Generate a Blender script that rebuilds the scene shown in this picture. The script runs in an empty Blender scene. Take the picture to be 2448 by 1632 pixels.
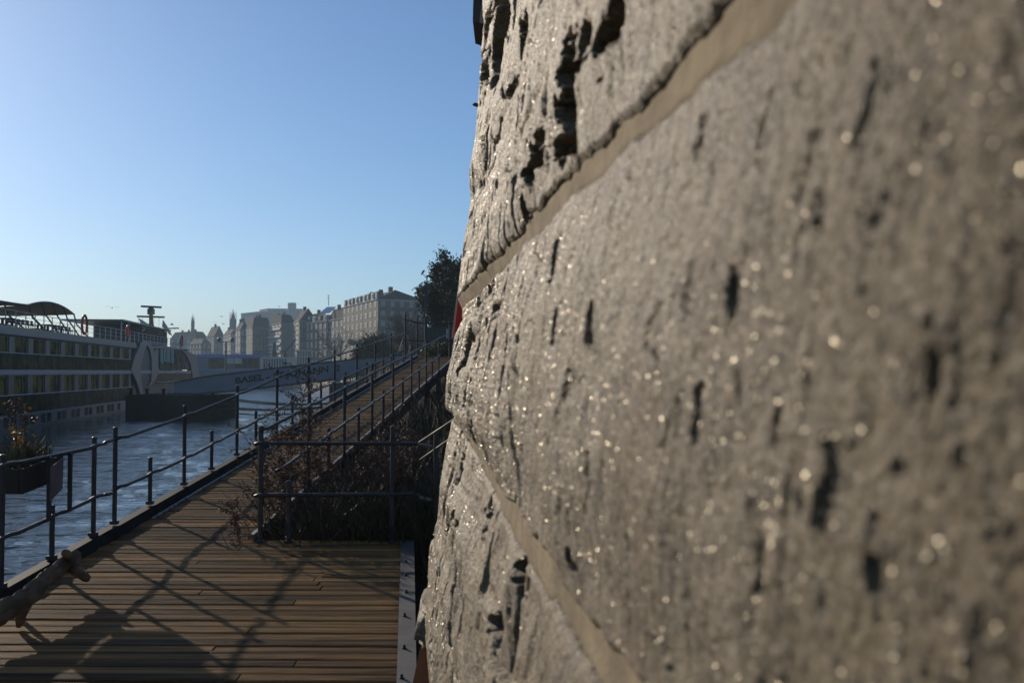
import bpy, math, random
import numpy as np
from mathutils import Vector, Matrix
random.seed(7); RNG = np.random.default_rng(7)
R = math.radians
scene = bpy.context.scene
col = scene.collection

# ---------------------------------------------------------------- camera
CAM = Vector((0.0, 0.0, 3.8))
FPX = 2386.0; PITCH = math.atan(72 / FPX)
cd = bpy.data.cameras.new("camera"); cam = bpy.data.objects.new("camera", cd); col.objects.link(cam)
cam.location = CAM; cam.rotation_euler = (R(90) + PITCH, 0, 0)
cd.sensor_width = 23.6; cd.sensor_fit = 'HORIZONTAL'; cd.lens = 23.0
cd.clip_start = 0.02; cd.clip_end = 20000
cd.dof.use_dof = True; cd.dof.focus_distance = 9.0; cd.dof.aperture_fstop = 6.0
scene.camera = cam

# ---------------------------------------------------------------- sky, sun, exposure
SUN_AZ = R(-41.0); SUN_EL = R(20.0)      # azimuth from the view axis (+Y), towards +X
SKY_STRENGTH = 0.103; SUN_STRENGTH = 5.0
w = bpy.data.worlds.new("World"); scene.world = w; w.use_nodes = True
nt = w.node_tree; nt.nodes.clear()
sk = nt.nodes.new('ShaderNodeTexSky'); sk.sky_type = 'NISHITA'; sk.sun_disc = False
sk.sun_elevation = SUN_EL; sk.sun_rotation = SUN_AZ
sk.altitude = 250; sk.air_density = 1.0; sk.dust_density = 0.40; sk.ozone_density = 5.5
bg = nt.nodes.new('ShaderNodeBackground'); bg.inputs['Strength'].default_value = SKY_STRENGTH
wo = nt.nodes.new('ShaderNodeOutputWorld')
nt.links.new(sk.outputs[0], bg.inputs[0]); nt.links.new(bg.outputs[0], wo.inputs[0])
sd = bpy.data.lights.new("sun", 'SUN'); sd.energy = SUN_STRENGTH; sd.angle = R(0.53); sd.color = (1.0, 0.86, 0.68)
sun = bpy.data.objects.new("sun", sd); col.objects.link(sun)
SUNDIR = Vector((math.sin(SUN_AZ) * math.cos(SUN_EL), math.cos(SUN_AZ) * math.cos(SUN_EL), math.sin(SUN_EL)))
sun.rotation_euler = SUNDIR.to_track_quat('Z', 'Y').to_euler()
scene.view_settings.view_transform = 'Standard'; scene.view_settings.look = 'None'
scene.view_settings.exposure = 0.0; scene.view_settings.gamma = 1.0
scene.render.engine = 'CYCLES'
cy = scene.cycles
cy.use_denoising = True; cy.max_bounces = 6; cy.diffuse_bounces = 2; cy.glossy_bounces = 3
cy.transmission_bounces = 3; cy.transparent_max_bounces = 8; cy.volume_bounces = 0
cy.sample_clamp_indirect = 4.0; cy.sample_clamp_direct = 40.0; cy.use_adaptive_sampling = True; cy.adaptive_threshold = 0.02

# ---------------------------------------------------------------- pixel -> world
cP, sP = math.cos(PITCH), math.sin(PITCH)
def ray(px, py):
    u = (px - 1224) / FPX; v = -(py - 816) / FPX
    return Vector((u, cP - v * sP, sP + v * cP))
def at(px, py, Y):
    d = ray(px, py); return CAM + d * (Y / d.y)
def px_of(p):
    d = Vector(p) - CAM
    y = d.y * cP + d.z * sP; z = -d.y * sP + d.z * cP
    return 1224 + FPX * d.x / y, 816 - FPX * z / y

# ---------------------------------------------------------------- materials
def nmat(name, c1, c2=None, scale=3.0, rough=0.7, metal=0.0, bump=0.0, bscale=20.0, stretch=(1, 1, 1), spec=0.5,
         detail=6.0, coords='Object', attr=None, attr_amt=0.0, contrast=(0.35, 0.65), rough2=None):
    m = bpy.data.materials.new(name); m.use_nodes = True; n = m.node_tree.nodes; l = m.node_tree.links
    b = n['Principled BSDF']; b.inputs['Roughness'].default_value = rough; b.inputs['Metallic'].default_value = metal
    b.inputs['Specular IOR Level'].default_value = spec
    c2 = c2 or tuple(x * 0.7 for x in c1)
    tc = n.new('ShaderNodeTexCoord'); mp = n.new('ShaderNodeMapping'); mp.inputs['Scale'].default_value = stretch
    l.new(tc.outputs[coords], mp.inputs[0])
    nz = n.new('ShaderNodeTexNoise'); nz.inputs['Scale'].default_value = scale; nz.inputs['Detail'].default_value = detail
    l.new(mp.outputs[0], nz.inputs[0])
    mr = n.new('ShaderNodeMapRange'); mr.inputs[1].default_value = contrast[0]; mr.inputs[2].default_value = contrast[1]
    l.new(nz.outputs[0], mr.inputs[0])
    mx = n.new('ShaderNodeMix'); mx.data_type = 'RGBA'
    mx.inputs[6].default_value = (*c1, 1); mx.inputs[7].default_value = (*c2, 1)
    l.new(mr.outputs[0], mx.inputs[0])
    out = mx.outputs[2]
    if attr:
        at_ = n.new('ShaderNodeAttribute'); at_.attribute_name = attr
        m2 = n.new('ShaderNodeMapRange'); m2.inputs[3].default_value = 1 - attr_amt; m2.inputs[4].default_value = 1 + attr_amt
        l.new(at_.outputs['Fac'], m2.inputs[0])
        vm = n.new('ShaderNodeVectorMath'); vm.operation = 'SCALE'
        l.new(out, vm.inputs[0]); l.new(m2.outputs[0], vm.inputs['Scale']); out = vm.outputs[0]
    l.new(out, b.inputs['Base Color'])
    if rough2 is not None:
        rr = n.new('ShaderNodeMapRange'); rr.inputs[3].default_value = rough; rr.inputs[4].default_value = rough2
        l.new(mr.outputs[0], rr.inputs[0]); l.new(rr.outputs[0], b.inputs['Roughness'])
    if bump:
        nb = n.new('ShaderNodeTexNoise'); nb.inputs['Scale'].default_value = bscale; nb.inputs['Detail'].default_value = 8
        l.new(mp.outputs[0], nb.inputs[0])
        bp = n.new('ShaderNodeBump'); bp.inputs['Strength'].default_value = 1.0; bp.inputs['Distance'].default_value = bump
        l.new(nb.outputs[0], bp.inputs['Height']); l.new(bp.outputs[0], b.inputs['Normal'])
    return m

# ---------------------------------------------------------------- mesh collector
class MB:
    def __init__(s): s.v = []; s.f = []; s.mi = []; s.cur = 0
    def add(s, vs, fs):
        o = len(s.v); s.v += [tuple(v) for v in vs]; s.f += [tuple(i + o for i in f) for f in fs]; s.mi += [s.cur] * len(fs)
        return s
    def box(s, c, size, rz=0.0, mat=None):
        hx, hy, hz = size[0] / 2, size[1] / 2, size[2] / 2
        vs = [Vector((x, y, z)) for x in (-hx, hx) for y in (-hy, hy) for z in (-hz, hz)]
        M = mat or Matrix.Rotation(rz, 3, 'Z')
        return s.add([M @ v + Vector(c) for v in vs], [(0, 1, 3, 2), (4, 6, 7, 5), (0, 4, 5, 1), (2, 3, 7, 6), (0, 2, 6, 4), (1, 5, 7, 3)])
    def bar(s, a, b, wx, wz, up=Vector((0, 0, 1))):
        a = Vector(a); b = Vector(b); d = (b - a); L = d.length
        if L < 1e-6: return s
        d /= L; x = d.cross(up)
        if x.length < 1e-4: x = d.cross(Vector((0, 1, 0)))
        x.normalize(); z = x.cross(d)
        vs = []
        for p in (a, b):
            for sx, sz in ((-1, -1), (1, -1), (1, 1), (-1, 1)): vs.append(p + x * (sx * wx / 2) + z * (sz * wz / 2))
        return s.add(vs, [(0, 1, 2, 3), (7, 6, 5, 4), (0, 4, 5, 1), (1, 5, 6, 2), (2, 6, 7, 3), (3, 7, 4, 0)])
    def tube(s, pts, r, n=8, cap=True, wob=0.0):
        pts = [Vector(p) for p in pts]; k = len(pts)
        rs = r if isinstance(r, (list, tuple)) else [r] * k
        vs = []; prev = None
        for i, p in enumerate(pts):
            t = (pts[min(i + 1, k - 1)] - pts[max(i - 1, 0)])
            t = t.normalized() if t.length > 1e-9 else Vector((0, 0, 1))
            if prev is None:
                u = t.cross(Vector((0, 0, 1)))
                if u.length < 1e-3: u = t.cross(Vector((0, 1, 0)))
            else:
                u = prev - t * prev.dot(t)
                if u.length < 1e-5: u = t.cross(Vector((0, 0, 1)))
            u.normalize(); prev = u; w_ = t.cross(u)
            for j in range(n):
                a = 2 * math.pi * j / n; rr = rs[i] * (1 + (random.uniform(-wob, wob) if wob else 0))
                vs.append(p + (u * math.cos(a) + w_ * math.sin(a)) * rr)
        fs = [(i * n + j, i * n + (j + 1) % n, (i + 1) * n + (j + 1) % n, (i + 1) * n + j) for i in range(k - 1) for j in range(n)]
        if cap: fs += [tuple(range(n - 1, -1, -1)), tuple((k - 1) * n + j for j in range(n))]
        return s.add(vs, fs)
    def lathe(s, c, prof, n=16):
        c = Vector(c); vs = []; fs = []
        for r_, z in prof:
            for j in range(n):
                a = 2 * math.pi * j / n; vs.append(c + Vector((r_ * math.cos(a), r_ * math.sin(a), z)))
        for i in range(len(prof) - 1):
            for j in range(n): fs.append((i * n + j, i * n + (j + 1) % n, (i + 1) * n + (j + 1) % n, (i + 1) * n + j))
        fs.append(tuple(range(n - 1, -1, -1))); fs.append(tuple((len(prof) - 1) * n + j for j in range(n)))
        return s.add(vs, fs)
    def prism(s, poly, d):            # poly: list of 3D points, d: extrusion vector
        n = len(poly); poly = [Vector(p) for p in poly]; d = Vector(d)
        return s.add(poly + [p + d for p in poly], [tuple(range(n)), tuple(range(2 * n - 1, n - 1, -1))] +
                     [(i, i + n, (i + 1) % n + n, (i + 1) % n) for i in range(n)])
    def ball(s, c, r, n=8, sc=(1, 1, 1)):
        c = Vector(c); vs = []; fs = []; m = n // 2 + 1
        for i in range(m + 1):
            th = math.pi * i / m
            for j in range(n):
                a = 2 * math.pi * j / n
                vs.append(c + Vector((r * sc[0] * math.sin(th) * math.cos(a), r * sc[1] * math.sin(th) * math.sin(a), r * sc[2] * math.cos(th))))
        for i in range(m):
            for j in range(n): fs.append((i * n + j, (i + 1) * n + j, (i + 1) * n + (j + 1) % n, i * n + (j + 1) % n))
        return s.add(vs, fs)
    def build(s, name, mats, parent=None, smooth=False):
        me = bpy.data.meshes.new(name); me.from_pydata(s.v, [], s.f); 
        for m in (mats if isinstance(mats, (list, tuple)) else [mats]): me.materials.append(m)
        if any(s.mi): me.polygons.foreach_set('material_index', s.mi)
        if smooth: me.polygons.foreach_set('use_smooth', [True] * len(me.polygons))
        me.update(); o = bpy.data.objects.new(name, me); col.objects.link(o)
        if parent:
            o.parent = parent; o.matrix_parent_inverse = Matrix.Translation(parent.location).inverted()
        return o
def np_mesh(name, V, F, mats, parent=None, smooth=True, attrs=None, midx=None):
    me = bpy.data.meshes.new(name); V = np.asarray(V, np.float32); F = np.asarray(F, np.int32)
    k = F.shape[1]; me.vertices.add(len(V)); me.vertices.foreach_set('co', V.ravel())
    me.loops.add(F.size); me.loops.foreach_set('vertex_index', F.ravel())
    me.polygons.add(len(F)); me.polygons.foreach_set('loop_start', np.arange(0, F.size, k, dtype=np.int32))
    me.polygons.foreach_set('loop_total', np.full(len(F), k, np.int32))
    for m in (mats if isinstance(mats, (list, tuple)) else [mats]): me.materials.append(m)
    if midx is not None: me.polygons.foreach_set('material_index', np.asarray(midx, np.int32))
    me.polygons.foreach_set('use_smooth', np.full(len(F), smooth))
    for a, vals in (attrs or {}).items():
        A = me.attributes.new(a, 'FLOAT', 'POINT'); A.data.foreach_set('value', np.asarray(vals, np.float32))
    me.update(calc_edges=True); me.validate()
    o = bpy.data.objects.new(name, me); col.objects.link(o)
    if parent:
        o.parent = parent; o.matrix_parent_inverse = Matrix.Translation(parent.location).inverted()
    return o
def grid_faces(nr, nc):
    i = np.arange(nr - 1)[:, None]; j = np.arange(nc - 1)[None, :]
    a = i * nc + j
    return np.stack([a, a + 1, a + nc + 1, a + nc], -1).reshape(-1, 4)

def empty(name, loc):
    o = bpy.data.objects.new(name, None); o.location = loc; col.objects.link(o); return o
def tag(o, label=None, cat=None, group=None, kind=None):
    if label: o['label'] = label
    if cat: o['category'] = cat
    if group: o['group'] = group
    if kind: o['kind'] = kind
    return o
def copy_tree(o, parent=None):
    c = o.copy(); col.objects.link(c)
    if parent: c.parent = parent
    for ch in list(o.children): copy_tree(ch, c)
    return c

# ---------------------------------------------------------------- lattice noise
def _h(ix, iy, seed):
    n = (ix.astype(np.int64) * 374761393 + iy.astype(np.int64) * 668265263 + seed * 974634777) & 0xffffffff
    n = ((n ^ (n >> 13)) * 1274126177) & 0xffffffff
    n = (n ^ (n >> 16)) & 0xffffff
    return n.astype(np.float64) / 0xffffff
def vnoise(x, y, seed=0):
    ix = np.floor(x); iy = np.floor(y); fx = x - ix; fy = y - iy
    ix = ix.astype(np.int64); iy = iy.astype(np.int64)
    u = fx * fx * fx * (fx * (fx * 6 - 15) + 10); v = fy * fy * fy * (fy * (fy * 6 - 15) + 10)
    a = _h(ix, iy, seed); b = _h(ix + 1, iy, seed); c = _h(ix, iy + 1, seed); d = _h(ix + 1, iy + 1, seed)
    return (a * (1 - u) + b * u) * (1 - v) + (c * (1 - u) + d * u) * v - 0.5
def fbm(x, y, oct=5, seed=0, gain=0.5, lac=2.03):
    s = 0; a = 1.0
    for o in range(oct):
        s = s + a * vnoise(x, y, seed + o * 17); x = x * lac + 11.3; y = y * lac - 4.7; a *= gain
    return s
def facets(x, y, seed=0, tilt=1.0):      # voronoi cells, each a randomly tilted flat chip
    ix = np.floor(x).astype(np.int64); iy = np.floor(y).astype(np.int64)
    best = np.full(x.shape, 1e9); out = np.zeros(x.shape)
    for dx in (-1, 0, 1):
        for dy in (-1, 0, 1):
            cx = ix + dx; cy_ = iy + dy
            qx = cx + _h(cx, cy_, seed); qy = cy_ + _h(cx, cy_, seed + 5)
            d = (x - qx) ** 2 + (y - qy) ** 2
            h = (_h(cx, cy_, seed + 9) - .5) + tilt * ((x - qx) * (_h(cx, cy_, seed + 12) - .5) + (y - qy) * (_h(cx, cy_, seed + 15) - .5))
            m = d < best; out = np.where(m, h, out); best = np.where(m, d, best)
    return out
def sstep(a, b, x):
    t = np.clip((x - a) / (b - a), 0, 1); return t * t * (3 - 2 * t)
# ================================================================ near stone wall
WAZ = math.atan((960 - 1224) / FPX)                      # direction the wall runs in
WD = Vector((math.sin(WAZ), math.cos(WAZ), 0)); WN = Vector((-math.cos(WAZ), math.sin(WAZ), 0))   # along, outward (to the river)
W0 = 0.16; BAT = 0.079; TEND = 3.28
def wall_tz(px, py):
    d = ray(px, py); # intersect plane  (p . -WN) = W0 + BAT*z
    a = -WN.dot(d) - BAT * d.z
    s = W0 / a; p = d * s
    return p.dot(WD), p.z
J = [  # joint lines: (points (t,z)), half width, mortar
    ([(-9, -1.36), (9, -1.30)], .010), ([(-9, -.93), (9, -.90)], .009),
    ([(-9, -.575), (1.79, -.557), (2.43, -.540), (3.18, -.512), (9, -.51)], .006),
    ([(-9, -.20), (.64, -.199), (1.11, -.193), (1.44, -.189), (2.2, -.165), (2.96, -.139), (9, -.12)], .012),
    ([(-9, .165), (.477, .175), (1.0, .188), (1.35, .192), (2.1, .200), (3.0, .212), (9, .22)], .010),
    ([(-9, .60), (1.2, .60), (1.75, .578), (2.11, .50), (2.9, .478), (9, .47)], .0035),
    ([(-9, .98), (9, 1.0)], .008), ([(-9, 1.38), (9, 1.36)], .012), ([(-9, 1.76), (9, 1.76)], .010)]
VJ = [  # vertical joints: t at bottom, t at top, course below joint index, half width
    (2.32, 2.40, 3, .005), (.02, .05, 3, .012), (1.15, 1.10, 2, .008), (2.75, 2.70, 2, .005), (-.6, -.6, 2, .01), (2.05, 1.9, 1, .008), (.6, .6, 1, .01),
    (-.4, -.4, 4, .01), (1.62, 1.60, 5, .004), (2.62, 2.5, 5, .004), (.4, .4, 5, .01), (2.1, 2.1, 6, .008), (.9, .9, 6, .01),
    (-.8, -.8, 3, .01), (1.4, 1.4, 7, .01), (1.2, 1.2, 0, .01), (2.6, 2.6, 7, .01), (-.1, -.1, 7, .01)]
# deep chips read off the stone: (px, py, half width px, half height px, depth m)
GOUGE = [(1396, 240, 19, 105, .034), (1400, 160, 20, 60, .030), (1500, 80, 34, 75, .034), (1448, 105, 20, 45, .028), (1305, 395, 17, 50, .026), (1322, 335, 10, 20, .015), (1237, 100, 9, 35, .028),
         (1180, 60, 14, 60, .03), (1232, 150, 8, 25, .02), (1203, 212, 8, 16, .02), (1272, 505, 7, 42, .02),
         (1155, 90, 9, 45, .02), (1145, 180, 7, 30, .018), (1370, 350, 20, 40, .016), (1345, 470, 14, 30, .012), (1383, 790, 10, 40, .016), (1487, 800, 15, 60, .016), (1715, 320, 12, 50, .010), (1437, 920, 8, 55, .008),
         (1112, 850, 9, 75, .022), (1135, 830, 7, 60, .018), (1148, 940, 8, 60, .012), (1105, 960, 8, 45, .014),
         (1265, 1370, 12, 50, .026), (1215, 1520, 22, 100, .028), (1250, 1600, 12, 50, .02), (1412, 1345, 10, 30, .012), (1055, 1560, 8, 50, .018), (1092, 1130, 7, 60, .012),
         (1650, 1560, 22, 45, .010), (1480, 1120, 12, 50, .008), (1850, 700, 22, 70, .010), (2050, 420, 20, 80, .007), (2165, 1180, 30, 110, .010), (2010, 1010, 20, 60, .007),
         (2430, 900, 30, 120, .012), (1330, 1240, 12, 30, .010), (1240, 1215, 12, 40, .008), (1170, 1230, 8, 50, .010), (1900, 300, 16, 90, .006),
         (1360, 600, 8, 60, .006), (1650, 780, 16, 60, .006), (1760, 1000, 14, 70, .007), (2250, 250, 26, 90, .007), (2300, 1400, 30, 90, .006), (1950, 1350, 22, 70, .006), (1420, 1520, 12, 40, .008)]
CORR = [np.array([-9., 9.]), np.array([0., 0.])]
def corr(T, Z): return np.interp(Z, CORR[0], CORR[1]) * sstep(1.0, 2.3, T)
def wall_height(T, Z):
    jag = fbm(T * 9, Z * 9, 4, 3) * .020
    env = np.full(T.shape, 1e9); inside = np.full(T.shape, 1e9)
    yl = [np.interp(T + 0 * Z, [p[0] for p in pts], [p[1] for p in pts]) for pts, hw in J]
    course = np.zeros(T.shape, int)
    for i, (pts, hw) in enumerate(J):
        wv = fbm(T * 30, Z * 30 + i, 4, 40 + i) * (.006 if hw > .008 else .003)
        d = np.abs(Z - yl[i] + (jag * .35 if hw < .012 else jag * .18)) - hw * (1 + .4 * vnoise(T * 7, T * 0 + i, 77)) + wv
        inside = np.minimum(inside, d); course += (Z > yl[i])
    for tb, tt, ci, hw in VJ:
        zb, zt = yl[ci], yl[min(ci + 1, len(J) - 1)]
        tl = tb + (tt - tb) * (Z - zb) / np.maximum(zt - zb, .05)
        d = np.abs(T - tl + jag) - hw + fbm(T * 30, Z * 30, 3, 61) * .006
        d = np.where((Z > zb) & (Z < zt), d, 1e9); inside = np.minimum(inside, d)
    # pillow of each stone, different for each course
    tone = vnoise(np.floor(course * 3.3), np.floor(course * 0 + 1.5), 5) * 0
    h = .008 * sstep(0, .012, inside) + .014 * sstep(0, .13, inside)
    rough = .012 * fbm(T * 5.0 + course * 7.7, Z * 5.0, 3, 11) + (.0018 + .0037 * sstep(.7, 1.5, T)) * facets(T * 9 + course, Z * 5, 21, 1.5) + (.0012 + .0014 * sstep(.6, 1.2, T)) * facets(T * 34, Z * 20 + course, 23, 1.4)
    rough = rough + .0028 * sstep(1.6, .7, T) * fbm(T * 70 + 2.2 * fbm(T * 9, Z * 9, 3, 38), Z * 26, 4, 31) + (.0036 + .0010 * sstep(.6, 1.2, T)) * fbm(T * 22 + 1.5 * fbm(T * 5, Z * 5, 3, 39), Z * 9, 4, 37) + .0022 * sstep(.7, .3, T) * np.abs(fbm(T * 220, Z * 150, 3, 33)) + .0016 * sstep(.8, 1.3, T) * fbm(T * 45, Z * 120, 3, 36) + .0012 * sstep(.35, .18, T) * fbm(T * 700, Z * 500, 2, 35)
    h = h + rough * (.25 + .75 * sstep(-.004, .045, inside))
    # long cleavage ridges near the far end
    rd = np.abs(vnoise(T * 14 + fbm(T * 3, Z * 3, 2, 90) * 1.5, Z * 4.5, 88)) * 2
    h = h - .018 * sstep(.16, .0, rd) * sstep(.9, 1.8, T)
    for k, (gx, gy, gw, gh, dep) in enumerate(GOUGE):
        t0, z0 = wall_tz(gx, gy); ta, _ = wall_tz(gx - gw, gy); tb_, _ = wall_tz(gx + gw, gy); _, za = wall_tz(gx, gy - gh); _, zb = wall_tz(gx, gy + gh)
        rt = max((ta - tb_) / 2, .002); rz = (za - zb) / 2
        m = (np.abs(T - t0) < rt * 2.2) & (np.abs(Z - z0) < rz * 2)
        if not m.any(): continue
        tt = (T[m] - t0) / rt; zz = (Z[m] - z0) / rz
        q = np.sqrt(tt * tt + zz * zz) + fbm(tt * 1.4 + k, zz * 1.6, 3, 100 + k) * 1.1
        g = sstep(1.0, .72, q) * (1.0 + .45 * np.clip(tt, -1, 1))
        hh = h[m]; h[m] = hh - dep * (1.35 if gy < 420 and gx < 1560 else (1.1 if gx < 1420 else .30)) * g
    h = np.where(inside < 0, -.055 + .0 * h, h - .0)
    h = np.where((inside >= 0) & (inside < .004), -.055 + (h + .055) * sstep(0, .004, inside), h)
    # the corner: the last centimetres fall away
    h = h - .10 * sstep(TEND - .16, TEND + .06, T + .03 * fbm(Z * 6, Z * 0, 3, 7)) ** 2
    h = h + .022 * vnoise(Z * 4.2, Z * 0 + 3, 222) * sstep(2.2, 3.0, T)
    return h - corr(T, Z), course, inside
def wall_xyz(T, Z, Hh):
    off = W0 + BAT * Z - Hh
    x = WD.x * T - WN.x * off; y = WD.y * T - WN.y * off
    return np.stack([x + CAM.x, y + CAM.y, Z + CAM.z], -1)
ts = np.concatenate([np.linspace(-1.6, .115, 60)[:-1], .115 * np.exp(np.arange(0, math.log(TEND / .115), .0034)), [TEND + .03]])
half = [0.0]
while half[-1] < 1.15: half.append(half[-1] + .0050 * (half[-1] + .075))
while half[-1] < 3.0: half.append(half[-1] + .03)
zs = np.array([-z for z in half[:0:-1]] + half); zs = zs[(zs > -2.55) & (zs < 2.6)]
T, Z = np.meshgrid(ts, zs); T = T.ravel(); Z = Z.ravel()
Hh, course, ins = wall_height(T, Z)
SIL = [(-400, 1176), (0, 1150), (60, 1158), (120, 1150), (200, 1146), (330, 1136), (420, 1121), (480, 1126), (570, 1110), (640, 1101), (705, 1094), (722, 1097), (742, 1105), (765, 1106), (780, 1098), (802, 1087), (850, 1080), (900, 1068), (960, 1064), (985, 1068), (1008, 1080), (1030, 1076), (1060, 1068), (1150, 1053), (1240, 1046), (1310, 1027), (1400, 1021), (1500, 1015), (1632, 1026), (2200, 1010)]
G_ = (len(zs), len(ts)); tot = np.zeros(len(zs))
for it in range(4):     # how far the stones stand out at the far corner, course by course
    V = wall_xyz(T, Z, Hh - np.interp(Z, zs, tot) * sstep(1.0, 2.3, T)).reshape(*G_, 3)
    dx_, dy_, dz_ = V[..., 0], V[..., 1], V[..., 2] - CAM.z
    yy = dy_ * cP + dz_ * sP; PXg = 1224 + FPX * dx_ / yy; PYg = 816 - FPX * (-dy_ * sP + dz_ * cP) / yy
    okc = ts > 1.3; sub_ = PXg[:, okc]; am = sub_.argmin(1); rr_ = np.arange(len(zs)); pm = sub_[rr_, am]; tm_ = ts[okc][am]; pym = PYg[:, okc][rr_, am]
    want = np.interp(pym, [a for a, _ in SIL], [b_ for _, b_ in SIL]); dlt = np.clip((want - pm) * tm_ / FPX, -.04, .06) / np.maximum(sstep(1.0, 2.3, tm_), .3)
    good = ins.reshape(G_)[:, okc][rr_, am] > .012; dlt = np.interp(zs, zs[good], dlt[good])
    ker = np.hanning(15); ker /= ker.sum(); tot = tot + np.convolve(np.pad(dlt, 7, 'edge'), ker, 'valid')
CORR[0] = zs; CORR[1] = tot
Hh = Hh - corr(T, Z); V = wall_xyz(T, Z, Hh)
ST_TONE = np.array([.5, .35, .6, .42, .52, .62, .45, .55, .5, .4])[np.clip(course, 0, 9)]

def stone_material():
    m = bpy.data.materials.new("gneiss_stone"); m.use_nodes = True; n = m.node_tree.nodes; l = m.node_tree.links
    b = n['Principled BSDF']
    tc = n.new('ShaderNodeTexCoord')
    def noise(s, d=6, r=.6):
        k = n.new('ShaderNodeTexNoise'); k.inputs['Scale'].default_value = s; k.inputs['Detail'].default_value = d; k.inputs['Roughness'].default_value = r
        l.new(tc.outputs['Object'], k.inputs[0]); return k.outputs[0]
    def rng(x, a, b_, c=0, d=1):
        k = n.new('ShaderNodeMapRange'); k.inputs[1].default_value = a; k.inputs[2].default_value = b_; k.inputs[3].default_value = c; k.inputs[4].default_value = d
        l.new(x, k.inputs[0]); return k.outputs[0]
    def mix(f, a, b_):
        k = n.new('ShaderNodeMix'); k.data_type = 'RGBA'
        if isinstance(f, float): k.inputs[0].default_value = f
        else: l.new(f, k.inputs[0])
        for i, c in ((6, a), (7, b_)):
            if isinstance(c, tuple): k.inputs[i].default_value = (*c, 1)
            else: l.new(c, k.inputs[i])
        return k.outputs[2]
    c = mix(rng(noise(34), .36, .60), (.255, .200, .124), (.110, .082, .050))
    c = mix(rng(noise(7), .45, .7), c, (.23, .18, .105))
    c = mix(rng(noise(4.5, 5), .48, .66, 0, .85), c, (.150, .098, .048))
    c = mix(rng(noise(150, 4, .7), .52, .66), c, (.055, .045, .036))
    c = mix(rng(noise(210, 3, .7), .56, .68), c, (.42, .37, .29))
    c = mix(rng(noise(1.7, 6, .65), .50, .62, 0, .55), c, (.105, .08, .05))
    l.new(c, b.inputs['Base Color'])
    l.new(rng(noise(300, 3), .4, .6, .42, .75), b.inputs['Roughness']); b.inputs['Specular IOR Level'].default_value = .38
    bp = n.new('ShaderNodeBump'); bp.inputs['Distance'].default_value = .0042; bp.inputs['Strength'].default_value = .9
    l.new(noise(420, 5, .7), bp.inputs['Height'])
    bp2 = n.new('ShaderNodeBump'); bp2.inputs['Distance'].default_value = .006; bp2.inputs['Strength'].default_value = .8
    l.new(noise(90, 5, .6), bp2.inputs['Height']); l.new(bp.outputs[0], bp2.inputs['Normal']); l.new(bp2.outputs[0], b.inputs['Normal'])
    return m
STONE = stone_material()
MORTAR = nmat("lime_mortar", (.235, .190, .125), (.15, .12, .08), scale=18, rough=.95, bump=.0020, bscale=170, spec=.2)
wall = empty("stone_wall", CAM + WD * 1.5 - WN * .6 - Vector((0, 0, 2.5)))
tag(wall, "rough grey gneiss block wall with sandy mortar joints filling the right half", "wall")
np_mesh("stonework", V, grid_faces(len(zs), len(ts)), STONE, wall)
# mortar bed just behind the faces
tm = np.concatenate([np.linspace(-1.6, .1, 30)[:-1], .1 * np.exp(np.arange(0, math.log(TEND / .1), .02))]); zm = np.linspace(-2.55, 2.6, 900)
Tm, Zm = np.meshgrid(tm, zm); Tm = Tm.ravel(); Zm = Zm.ravel()
Hm = .002 + .004 * fbm(Tm * 12, Zm * 12, 4, 300) + .0022 * fbm(Tm * 110, Zm * 110, 4, 301) - .03 * sstep(.30, .9, Zm) * 1.0 - .09 * sstep(TEND - .16, TEND, Tm) - .03 * sstep(1.9, 2.2, Tm) * sstep(-.15, -.1, Zm) * sstep(.16, .1, Zm)
Hm = Hm - corr(Tm, Zm) - .003 * sstep(2.2, 2.8, Tm)
_, _, im_ = wall_height(Tm, Zm); Hm = Hm - .06 * sstep(.006, .022, im_)
np_mesh("mortar", wall_xyz(Tm, Zm, Hm), grid_faces(len(zm), len(tm)), MORTAR, wall)
# wall body behind the facing, with the return at the corner
m = MB()
def wp(t, z, off): return CAM + WD * t - WN * (W0 + BAT * z + off) + Vector((0, 0, z))
m.add([wp(-1.6, -3.9, .13), wp(TEND - .02, -3.9, .13), wp(TEND - .02, -3.9, 1.6), wp(-1.6, -3.9, 1.6), wp(-1.6, 2.58, .13), wp(TEND - .02, 2.58, .13), wp(TEND - .02, 2.58, 1.6), wp(-1.6, 2.58, 1.6)],
      [(0, 1, 5, 4), (1, 2, 6, 5), (2, 3, 7, 6), (3, 0, 4, 7), (4, 5, 6, 7), (3, 2, 1, 0)])
m.build("core", STONE, wall)
m = MB()   # unseen wall extension, added above and behind the viewer to block sky light
m.prism([wp(-1.6, 2.58, .03), wp(TEND - .02, 2.58, .03), wp(TEND - .02, 2.58, 1.6), wp(-1.6, 2.58, 1.6)], (0, 0, 7.0) )
m.prism([wp(-16, -3.9, .03), wp(-1.6, -3.9, .03), wp(-1.6, -3.9, 1.6), wp(-16, -3.9, 1.6)], (0, 0, 13.5))
m.build("sky_blocking_wall", STONE, wall)
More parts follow.
